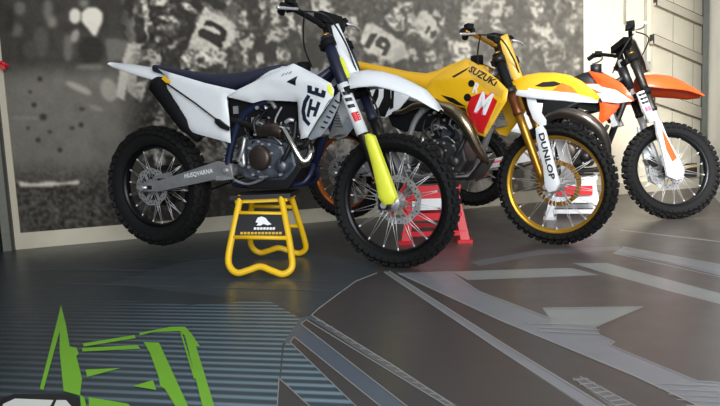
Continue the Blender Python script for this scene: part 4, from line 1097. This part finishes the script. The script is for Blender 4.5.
q = MB('yellow_plastic'); shell(q, stations(B.P, [(340, 57.5, 61, .05), (347, 60, 67, .085), (360, 64, 76, .10), (380, 70, 84, .10)])); q.build('rear_fender', B.root)
def mk():
    q = MB('white_plastic'); q.panel(B.PL([(348, 80), (358, 76), (384, 78), (402, 85), (409, 97), (400, 108), (385, 118), (372, 116), (362, 112), (350, 100)], -.135), -1, bulge=.012)
    tr = q.bvh(); X = lambda pts: [xz(B.P(u, v, -.14)) for u, v in pts]
    q.decal([X([(348, 84), (384, 82), (391, 88), (392, 104), (385, 117), (372, 115), (362, 111), (350, 99)])], -1, 'ink_black', tree=tr)
    q.decal([X([(392, 86), (395, 90), (394, 108), (390, 110), (392, 98)])], -1, 'ink_black', tree=tr)
    q.text_on('40', xz(B.P(351, 109, -.14)), xz(B.P(383, 112, -.14)), .19, -1, 'label_white', lift=.003, tree=tr, shear=.2, bold=.03)
    return q
both('side_plate', B, mk, label='side plate with the number 40 in white on black')
def mk():
    q = MB('yellow_plastic')
    q.panel(B.PL([(449, 67.5, -.10), (467, 58.5, -.09), (480, 66, -.13), (497, 79, -.19), (508, 90, -.22), (506.5, 101, -.22), (495, 120, -.20), (485, 137, -.18), (478, 134.5, -.17), (469, 120, -.16), (465, 108, -.155), (446, 105, -.13), (430, 107, -.12), (424, 92, -.11), (430, 79, -.10)], -.15), -1, bulge=.02, soft=.06)
    tr = q.bvh(); X = lambda pts, y=-.18: [xz(B.P(u, v, y)) for u, v in pts]
    q.decal([X([(466, 61), (469, 61), (480, 67.5), (497, 80.5), (507, 91), (505, 99), (488, 90), (472, 78), (466, 70)])], -1, 'gold_graphic', lift=.0008, tree=tr)
    q.decal([X([(471, 97), (482, 93), (494, 97), (500, 101), (492, 118), (484, 134), (478, 132), (470, 119), (466, 110)])], -1, 'red_graphic', lift=.0010, tree=tr)
    q.decal([X([(502, 103), (505, 103), (494, 121), (486, 135), (484.4, 134), (492, 119)])], -1, 'gold_graphic', lift=.0012, tree=tr)
    for cx, cy, r in ((471.5, 83.5, 3.6), (467.5, 97.5, 4.0)):
        q.decal([X([(cx + r * math.cos(k * PI / 8), cy + r * math.sin(k * PI / 8)) for k in range(16)])], -1, 'ink_black', lift=.0014, tree=tr)
    q.decal([X([(449.5, 76), (467, 66), (464, 70), (452, 77.5)]), X([(438, 94.5), (452, 98), (465, 106.5), (456, 105), (447, 101)]), X([(426, 104), (432, 98), (446, 104), (430, 106.5)])], -1, 'ink_black', lift=.0012, tree=tr)
    q.text_on('SUZUKI', xz(B.P(468.5, 71.5, -.15)), xz(B.P(495.5, 86.5, -.2)), .038, -1, 'ink_black', lift=.0026, tree=tr, bold=.03)
    q.text_on('M', xz(B.P(474, 113, -.18)), xz(B.P(491, 117, -.18)), .135, -1, 'pink_graphic', lift=.0022, tree=tr, shear=.25, bold=.09)
    q.text_on('M', xz(B.P(475, 112, -.18)), xz(B.P(491, 116, -.18)), .125, -1, 'label_white', lift=.0034, tree=tr, shear=.25, bold=.03)
    q.text_on('R', xz(B.P(473, 93, -.17)), xz(B.P(479, 94, -.17)), .06, -1, 'label_white', lift=.003, tree=tr, shear=.25, bold=.04)
    return q
both('radiator_shroud', B, mk, label='yellow shroud with black SUZUKI lettering and a white M on red')
q = MB('yellow_plastic'); loft(q, stations(B.P, [(440, 74, 100, .08), (455, 66, 100, .10), (470, 61, 100, .10), (486, 66, 100, .08)])); q.m('matte_black'); cpt = B.P(477, 61, 0); q.cyl(cpt + Vector((0, 0, -.02)), cpt + Vector((0, 0, .03)), .038, n=20); q.build('fuel_tank', B.root)
def mk():
    q = MB('matte_black'); q.panel(B.PL([(388, 116), (408, 100), (432, 104), (462, 108), (458, 116), (440, 118), (424, 130), (404, 132), (392, 126)], -.095), -1, bulge=.004); return q
both('airbox_cover', B, mk)
q = MB('pipe_bronze'); q.tube(B.PL([(487, 162, -.06), (484, 158, -.10), (477, 147, -.14), (470, 133, -.175), (463, 121, -.19), (454, 112, -.19), (443, 107, -.18), (430, 104.5, -.165), (416, 105.5, -.15), (402, 112, -.13), (390, 112, -.115)], -.1), [.018, .022, .030, .036, .041, .040, .034, .026, .021, .018, .018], 20, smooth_path=5); q.build('expansion_chamber', B.root)
q = MB('alloy'); a_ = B.P(392, 112, -.11); c_ = B.P(338, 92, -.12); d_ = c_ - a_; q.tube([a_, a_ + d_ * .08, a_ + d_ * .12, a_ + d_ * .94, c_], [.018, .026, .037, .037, .026], 20); q.m('dark_metal'); q.tube([c_, c_ + d_ * .05], .016, 12); q.build('silencer', B.root)
q = MB('dark_metal'); q.prism([(.68, cB[1] - .165), (1.02, cB[1] - .165), (1.10, cB[1] - .05), (1.085, cB[1] - .045), (1.0, cB[1] - .15), (.68, cB[1] - .15)], -.10, .10, .004); q.build('skid_plate', B.root)
q = MB('yellow_plastic'); shell(q, stations(B.F, [(511, 83, 90, .05), (517, 78, 93, .085), (527, 74.5, 95, .11), (540, 72.5, 97, .115), (555, 72.5, 98.5, .115), (570, 75, 99.5, .11), (582, 81, 101, .10), (592, 89, 101.5, .08), (600, 97, 102, .04)]), edge='white_plastic', body='yellow_plastic', nw=12, power=1.7)
tr = q.bvh(); X = lambda pts: [xz(B.F(u, v, -.09)) for u, v in pts]
q.decal([X([(534, 86), (541, 82), (552, 81), (561, 84), (552, 86.5), (542, 87)])], -1, 'ink_black', tree=tr); q.decal([X([(528, 88), (545, 90.5), (572, 93), (592, 98.5), (570, 98), (540, 96), (528, 94)])], -1, 'label_white', tree=tr); q.decal([X([(553, 90), (560, 82.5), (570, 86.5), (577, 93), (566, 92.5)])], -1, 'orange_graphic', lift=.003, tree=tr)
q.build('front_fender', B.root, B.S)
def mk():
    q = MB('white_plastic'); q.panel(B.FL([(525, 91), (534, 92), (538, 108), (546, 120), (546, 125), (540, 126), (533, 119), (528, 106)], -.095), -1, thick=.006, bulge=.004); return q
tag(mk().build('fender_skirt', B.root, B.S), 'white skirt under the fender')
front_plate(B, B.F(499, 34, -.08), B.F(517, 84, -.08), 'gold_graphic', .036, .03, fwd=-.03, label='gold number plate')
def mk():
    q = MB('white_plastic'); q.panel(B.FL([(535.5, 128), (541, 125), (545, 131), (551.5, 156), (559, 184), (555.5, 190.5), (548.5, 192.5), (545, 187), (543, 166), (536.5, 140)], -.138), -1, thick=.02, bulge=.007)
    tr = q.bvh(); q.text_on('DUNLOP', xz(B.F(538.2, 134, -.15)), xz(B.F(549.6, 180, -.15)), .032, -1, 'ink_black', lift=.002, tree=tr, bold=.03); return q
both('fork_guard', B, mk, B.S, 'white fork guard lettered DUNLOP')

# ================================================================== the orange motorcycle at the right
D = Bike(2.23287, 3.9956, -.57121, .06619, .62, .0, .348, .332, 1.486, 'orange and white motorcycle at the right, rearmost of the three, orange front fender')
pv = Vector((.56, 0, D.zr + .085))
wheel(D, True, dict(rb_f=.262, rim='black_rim', hub='dark_metal', disc='steel', disc_r=.13))
wheel(D, False, dict(rb_r=.238, rim='black_rim', hub='dark_metal', sprocket='orange_plastic'))
midD, hbD = front_end(D, dict(fork_lower='steel', fork_upper='dark_metal', clamp='matte_black', bar='matte_black', fork_len=.84, bar_w=.32))
swingarm(D, pv, 'bright_alloy')
q = MB('pink_graphic'); zz = lambda x_, k: D.zr + (pv.z - D.zr) * x_ / pv.x + k
for xa, xb in ((.16, .27), (.30, .42)): q.prism([(xa, zz(xa, -.004)), (xb, zz(xb, .0)), (xb + .01, zz(xb, .018)), (xa + .01, zz(xa, .012))], -.1055, -.104)
q.build('swingarm_sticker', D.root); chain_drive(D, pv); rear_guard(D)
cD = (.80, D.zr + .11); HD = midD(.70, 0, -.045)
frame(D, 'black_plastic', HD, pv, Vector((1.0, 0, cD[1] - .15)), Vector((.22, 0, 1.0)))
shock(D, pv); footpegs(D, Vector((.60, 0, cD[1] - .10))); radiators(D, Vector((1.09, 0, .82)))
engine(D, cD, 'dark_metal', 'cover_bronze', two_stroke=True)
sD = lambda *a: D.P(*a)
q = MB('matte_black'); loft(q, [(.06, .985, .95, .06), (.12, .99, .94, .09), (.35, .965, .90, .10), (.55, .955, .88, .11), (.72, .97, .87, .10), (.86, 1.0, .90, .08), (.95, 1.02, .95, .05)]); q.build('seat', D.root)
q = MB('white_plastic'); shell(q, [(-.24, 1.02, 1.01, .04), (-.12, 1.01, .985, .08), (.0, .99, .95, .10), (.2, .96, .90, .11)]); q.build('rear_fender', D.root)
def mk():
    q = MB('white_plastic'); q.panel([Vector(p) for p in ((.0, -.12, .97), (.25, -.14, .95), (.62, -.13, .88), (.60, -.14, .72), (.45, -.145, .66), (.22, -.14, .72))], -1, bulge=.012); return q
both('side_plate', D, mk)
def mk():
    q = MB('orange_plastic')
    q.panel(D.PL([(574, 84, -.11), (597, 83.5, -.13), (588, 70.8, -.10), (607, 74.5, -.14), (622, 83.5, -.19), (630, 93, -.21), (634, 101, -.21), (618, 103.5, -.19), (600, 101.5, -.17), (584, 101, -.15), (566, 98, -.13)], -.15), -1, bulge=.015, soft=.05)
    tr = q.bvh(); X = lambda pts: [xz(D.P(u, v, -.18)) for u, v in pts]
    q.decal([X([(574, 84), (597, 84), (602, 87), (616, 90), (633, 101), (618, 103.4), (600, 101.4), (584, 101), (566, 98)])], -1, 'label_white', tree=tr)
    q.decal([X([(578, 90), (592, 88.5), (604, 93.5), (592, 93)])], -1, 'orange_plastic', lift=.0024, tree=tr)
    return q
both('radiator_shroud', D, mk, label='orange shroud with a white swoosh')
def mk():
    q = MB('orange_plastic'); q.panel(D.PL([(599, 100), (621, 101), (619, 107), (611, 117), (602, 123.5), (598.5, 119), (600, 108)], -.155), -1, bulge=.012); return q
both('radiator_guard', D, mk)
q = MB('black_plastic'); loft(q, stations(D.P, [(572, 78, 98, .08), (584, 72.5, 98, .10), (598, 70, 98, .10), (610, 76, 98, .07)])); cpt = D.P(596, 70, 0); q.cyl(cpt + Vector((0, 0, -.03)), cpt + Vector((0, 0, .04)), .04, n=20); q.build('fuel_tank', D.root)
def mk():
    q = MB('matte_black'); q.panel(D.PL([(538, 99), (600, 101), (600, 112), (585, 110), (570, 104), (560, 116), (545, 122), (538, 116)], -.095), -1, bulge=.004); return q
both('airbox_cover', D, mk)
q = MB('pipe_grey'); q.tube(D.PL([(607, 163, -.05), (608, 155, -.09), (606, 143, -.13), (600, 131, -.165), (589, 121, -.19), (576, 115.5, -.19), (563, 113, -.18), (550, 117, -.15), (540, 124, -.12), (530, 122, -.11)], -.1), [.018, .024, .032, .040, .046, .046, .040, .030, .02, .018], 20, smooth_path=5); q.build('expansion_chamber', D.root)
q = MB('alloy'); a_ = Vector((.46, -.11, .72)); c_ = Vector((.08, -.13, .88)); d_ = c_ - a_; q.tube([a_ - d_ * .3, a_, a_ + d_ * .1, a_ + d_ * .95, c_], [.018, .022, .035, .035, .022], 18); q.build('silencer', D.root)
q = MB('dark_metal'); q.prism([(.68, cD[1] - .165), (1.02, cD[1] - .165), (1.10, cD[1] - .05), (1.085, cD[1] - .045), (1.0, cD[1] - .15), (.68, cD[1] - .15)], -.10, .10, .004); q.build('skid_plate', D.root)
q = MB('orange_plastic'); shell(q, stations(D.F, [(636, 77, 84, .06), (642, 75, 86, .09), (655, 74.5, 87.5, .11), (668, 76, 88.5, .11), (680, 81, 90, .10), (692, 88, 93.5, .075), (702, 94, 95.5, .03)])); q.build('front_fender', D.root, D.S)
front_plate(D, D.F(620, 42, -.06), D.F(636, 74, -.06), 'smoke_grey', .10, .085, fwd=.085, label='smoke grey number plate')
def mk():
    q = MB('white_plastic'); q.panel(D.FL([(656, 119), (661, 122), (668, 138), (680, 160), (684, 173), (677, 180), (668, 176), (663, 152), (658, 134)], -.135), -1, thick=.026, bulge=.008)
    tr = q.bvh(); q.decal([[xz(D.F(u, v, -.14)) for u, v in ((661, 128), (665, 134), (677, 158), (672, 162), (666, 150))]], -1, 'orange_plastic', tree=tr); return q
both('fork_guard', D, mk, D.S, 'white and orange fork guard')
def mk():
    q = MB('white_plastic'); p0 = D.F(640, 92, -.10); p1 = D.F(652, 122, -.10); q.tube([p0, p1], [.0285, .030], 18)
    tr = q.bvh(); X = lambda pts: [xz(D.F(u, v, -.13)) for u, v in pts]
    for k in range(3): q.decal([X([(638.5 + k * 1.6, 94 + k * 4), (645 + k * 1.6, 92 + k * 4), (646 + k * 1.6, 94 + k * 4), (640 + k * 1.6, 96.5 + k * 4)])], -1, 'ink_black', tree=tr)
    q.decal([X([(645, 107), (650, 105.5), (652, 110), (647, 111.5)])], -1, 'pink_graphic', tree=tr); return q
(lambda n, b, m_, S_, l_: tag(m_().build(n, b.root, S_), l_))('fork_sleeve', D, mk, D.S, 'white fork sleeve with black and pink lettering')

# ================================================================== the stands
def world(bike, p): return bike.M @ Vector(p)
# yellow tube stand
SA = empty('bike_stand', world(A, (.84, -.07, 0)), -.04)
tag(SA, 'yellow tubular steel stand with a black label plate under the white motorcycle', 'stand', 'stands')
Mi = (Matrix.Translation(world(A, (.84, -.07, 0))) @ Matrix.Rotation(-.04, 4, 'Z')).inverted()
def on_frame(u, v, y0, y1, zt):
    """pixel to the stand's own frame on the leaning plane from (y0, z 0) to (y1, zt)"""
    o = Mi @ CO; d = Mi.to_3x3() @ ray(u, v); n = Vector((0, zt, -(y1 - y0))); t = (Vector((0, y0, 0)) - o).dot(n) / d.dot(n); return o + d * t
ZT = on_frame(268, 191, -.13, -.13, .38).z - .016
f = lambda pts: [on_frame(u, v, -.30, -.14, .38) for u, v in pts]
r_ = [on_frame(u, v, .22, .14, .38) for u, v in ((250, 240), (253, 250), (260, 253), (277, 249.5), (296, 254), (306, 254), (309, 246))]
q = MB('stand_yellow'); fp = f([(240.5, 196), (234, 226), (228.5, 252), (229.5, 263), (237, 269), (248, 266.5), (260, 263), (272, 267), (283, 270), (291.5, 264), (291, 250), (286, 222), (281, 196)])
mz = min(p.z for p in fp) - .016
fp = [Vector((p.x, p.y, p.z - mz * (1 - min(1, max(0, p.z / .35))))) for p in fp]
q.tube(fp, .0165, 14, smooth_path=5); o = q.build('leg_frame', SA)
q = MB('stand_yellow'); x0, x1 = fp[0].x, fp[-1].x
bp = [Vector((p.x, .30 if p.z < .2 else .16, p.z)) for p in fp]; bp = [Vector((p.x, .25 - (.25 - .13) * min(1, p.z / .36), p.z)) for p in fp]
q.tube(bp, .0165, 14, smooth_path=5); q.build('leg_frame', SA)
for vv, rr in ((213, .011), (237, .011)):
    q = MB('stand_yellow'); a_ = f([(237 if vv < 220 else 232, vv)])[0]; c_ = f([(285 if vv < 220 else 289, vv + 1)])[0]; q.tube([a_, c_], rr, 10); q.build('cross_bar', SA); q = MB('stand_yellow')
    q.tube([Vector((a_.x, .25 - .12 * min(1, a_.z / .36), a_.z)), Vector((c_.x, .25 - .12 * min(1, c_.z / .36), c_.z))], rr, 10); q.build('cross_bar', SA)
pl = f([(238, 214), (283.5, 214), (287, 235), (235, 235)])
q = MB('ink_black'); n_ = Vector((0, -.38, .16)).normalized() * .01
vs = [q.bm.verts.new(p + Vector((0, -.006, 0)) + k * Vector((0, -.003, 0))) for k in (0, 1) for p in pl]
for idx in ((0, 1, 2, 3), (7, 6, 5, 4), (0, 4, 5, 1), (1, 5, 6, 2), (2, 6, 7, 3), (3, 7, 4, 0)): q.face([vs[i] for i in idx], False)
bmesh.ops.recalc_face_normals(q.bm, faces=q.bm.faces[:])
tr = q.bvh(); X = lambda pts: [xz(f([p])[0]) for p in pts]
q.decal([X([(256, 222), (258, 217.5), (262, 216.2), (266, 217.6), (268.5, 221), (272, 224), (268, 225), (264, 223.6), (261, 225.2), (257, 225.2), (258.6, 222.6)])], -1, 'label_white', tree=tr, lift=.0015)
for k in range(7): q.decal([X([(254.5 + k * 3.1, 227), (257 + k * 3.1, 227), (256.6 + k * 3.1, 229.4), (254.2 + k * 3.1, 229.4)])], -1, 'label_white', tree=tr)
for k in range(12): q.decal([X([(241 + k * 3.5, 231.6), (243.7 + k * 3.5, 231.6), (243.4 + k * 3.5, 234), (240.8 + k * 3.5, 234)])], -1, 'gold_graphic', tree=tr)
q.build('label_plate', SA)
xc = (x0 + x1) / 2; wx_ = (x1 - x0) + .10
q = MB('stand_yellow'); q.box((xc, 0, ZT - .030), (wx_ - .04, .27, .02)); q.m('black_plastic'); q.box((xc, 0, ZT - .010), (wx_, .31, .022)); q.build('top_pad', SA)

# moulded stands under the other two
def moulded(name, loc, yaw, m, label, top, bot, h, accent, acc_label=None):
    S_ = empty(name, loc, yaw); tag(S_, label, 'stand', 'stands')
    (tx, ty), (bx, by) = top, bot
    # four tapering corner legs
    for sx_ in (-1, 1):
        for sy_ in (-1, 1):
            q = MB(m); a_ = Vector((sx_ * bx, sy_ * by, .012)); c_ = Vector((sx_ * tx, sy_ * ty, h - .03)); pts = []
            w0, w1 = .055, .04
            vs = [q.bm.verts.new(p) for p in (a_ + Vector((-sx_ * w0, 0, 0)), a_, a_ + Vector((0, -sy_ * w0, 0)), a_ + Vector((-sx_ * w0, -sy_ * w0, 0)) * .35 + Vector((0, 0, 0)), c_ + Vector((-sx_ * w1, 0, 0)), c_, c_ + Vector((0, -sy_ * w1, 0)), c_ + Vector((-sx_ * w1, -sy_ * w1, 0)) * .35)]
            for idx in ((0, 1, 5, 4), (1, 2, 6, 5), (2, 3, 7, 6), (3, 0, 4, 7), (3, 2, 1, 0), (4, 5, 6, 7)): q.face([vs[i] for i in idx], False)
            q.box(a_ + Vector((-sx_ * .03, -sy_ * .03, -.002)), (.09, .09, .02))
            bmesh.ops.recalc_face_normals(q.bm, faces=q.bm.faces[:])
            q.build('leg', S_)
    q = MB(m)
    for sy_ in (-1, 1):
        for z, t_ in ((.06, .03), (h * .45, .045), (h * .80, .10)):
            k = z / h; x_ = bx + (tx - bx) * k; y_ = by + (ty - by) * k
            q.box((0, sy_ * (y_ - .008), z), (2 * x_ - .03, .014, t_))
    for sx_ in (-1, 1):
        for z, t_ in ((.06, .03), (h * .80, .10)):
            k = z / h; x_ = bx + (tx - bx) * k; y_ = by + (ty - by) * k
            q.box((sx_ * (x_ - .008), 0, z), (.014, 2 * y_ - .03, t_))
    q.build('side_rails', S_)
    q = MB(m); q.box((0, 0, h - .022), (2 * tx + .03, 2 * ty + .03, .025)); q.m('black_plastic'); q.box((0, 0, h - .005), (2 * tx, 2 * ty, .012)); q.build('top_pad', S_)
    q = MB(accent); k = .66; y_ = by + (ty - by) * k; q.box((0, -(y_ + .004), h * k), (2 * (bx + (tx - bx) * k) - .07, .004, .07)); o = q.build('label_plate', S_)
    if acc_label: tag(o, acc_label)
    return S_
moulded('bike_stand', world(B, (.74, -.06, 0)), -.12, 'red_plastic', 'bright red moulded stand under the yellow motorcycle, behind the front wheel of the white one', (.15, .13), (.21, .20), cB[1] - .182, 'label_white', 'white label')
moulded('bike_stand', world(D, (.82, -.04, 0)), -.35, 'stand_white', 'white and grey moulded stand seen through the gold-rimmed front wheel', (.15, .13), (.20, .19), cD[1] - .182, 'red_graphic', 'pink red label')
# ------------------------------------------------------------------ light: an open fronted room by daylight, with added fills
w = bpy.data.worlds.new('daylight'); bpy.context.scene.world = w; w.use_nodes = True
w.node_tree.nodes['Background'].inputs['Color'].default_value = (.86, .93, 1, 1); w.node_tree.nodes['Background'].inputs['Strength'].default_value = .45
def area(name, loc, target, size, power, col=(1, 1, 1), sy=None):
    l = bpy.data.lights.new(name, 'AREA'); l.energy = power; l.color = col; l.size = size
    if sy: l.shape = 'RECTANGLE'; l.size_y = sy
    o = bpy.data.objects.new(name, l); C.objects.link(o); o.location = loc
    o.rotation_euler = (Vector(target) - Vector(loc)).to_track_quat('-Z', 'Y').to_euler(); return o
area('overhead_fill', (2.5, 3.2, 3.3), (3.7, 6.2, .6), 1.6, 26, (1, .985, .95))  # unseen fill, added overhead to brighten the right end of the wall
area('open_front', (1.6, -2.6, 1.7), (1.1, 4.6, .9), 5.5, 345, (.97, .99, 1), sy=2.6)
area('overhead_fill', (-.6, 3.0, 3.2), (-.3, 3.8, 0), 1.6, 6, (1, .97, .93))  # weak unseen fill overhead on the left
o = area('right_wall_fill', (1.2, .9, 2.6), (4.1, 6.4, .1), 1.4, 66, (1, .99, .96)); o.data.spread = math.radians(62)  # unseen narrow fill above the camera, added to brighten the right-hand walls
sc = bpy.context.scene
sc.view_settings.view_transform = 'Standard'; sc.view_settings.look = 'None'; sc.view_settings.exposure = 0; sc.view_settings.gamma = 1
sc.view_settings.use_curve_mapping = False
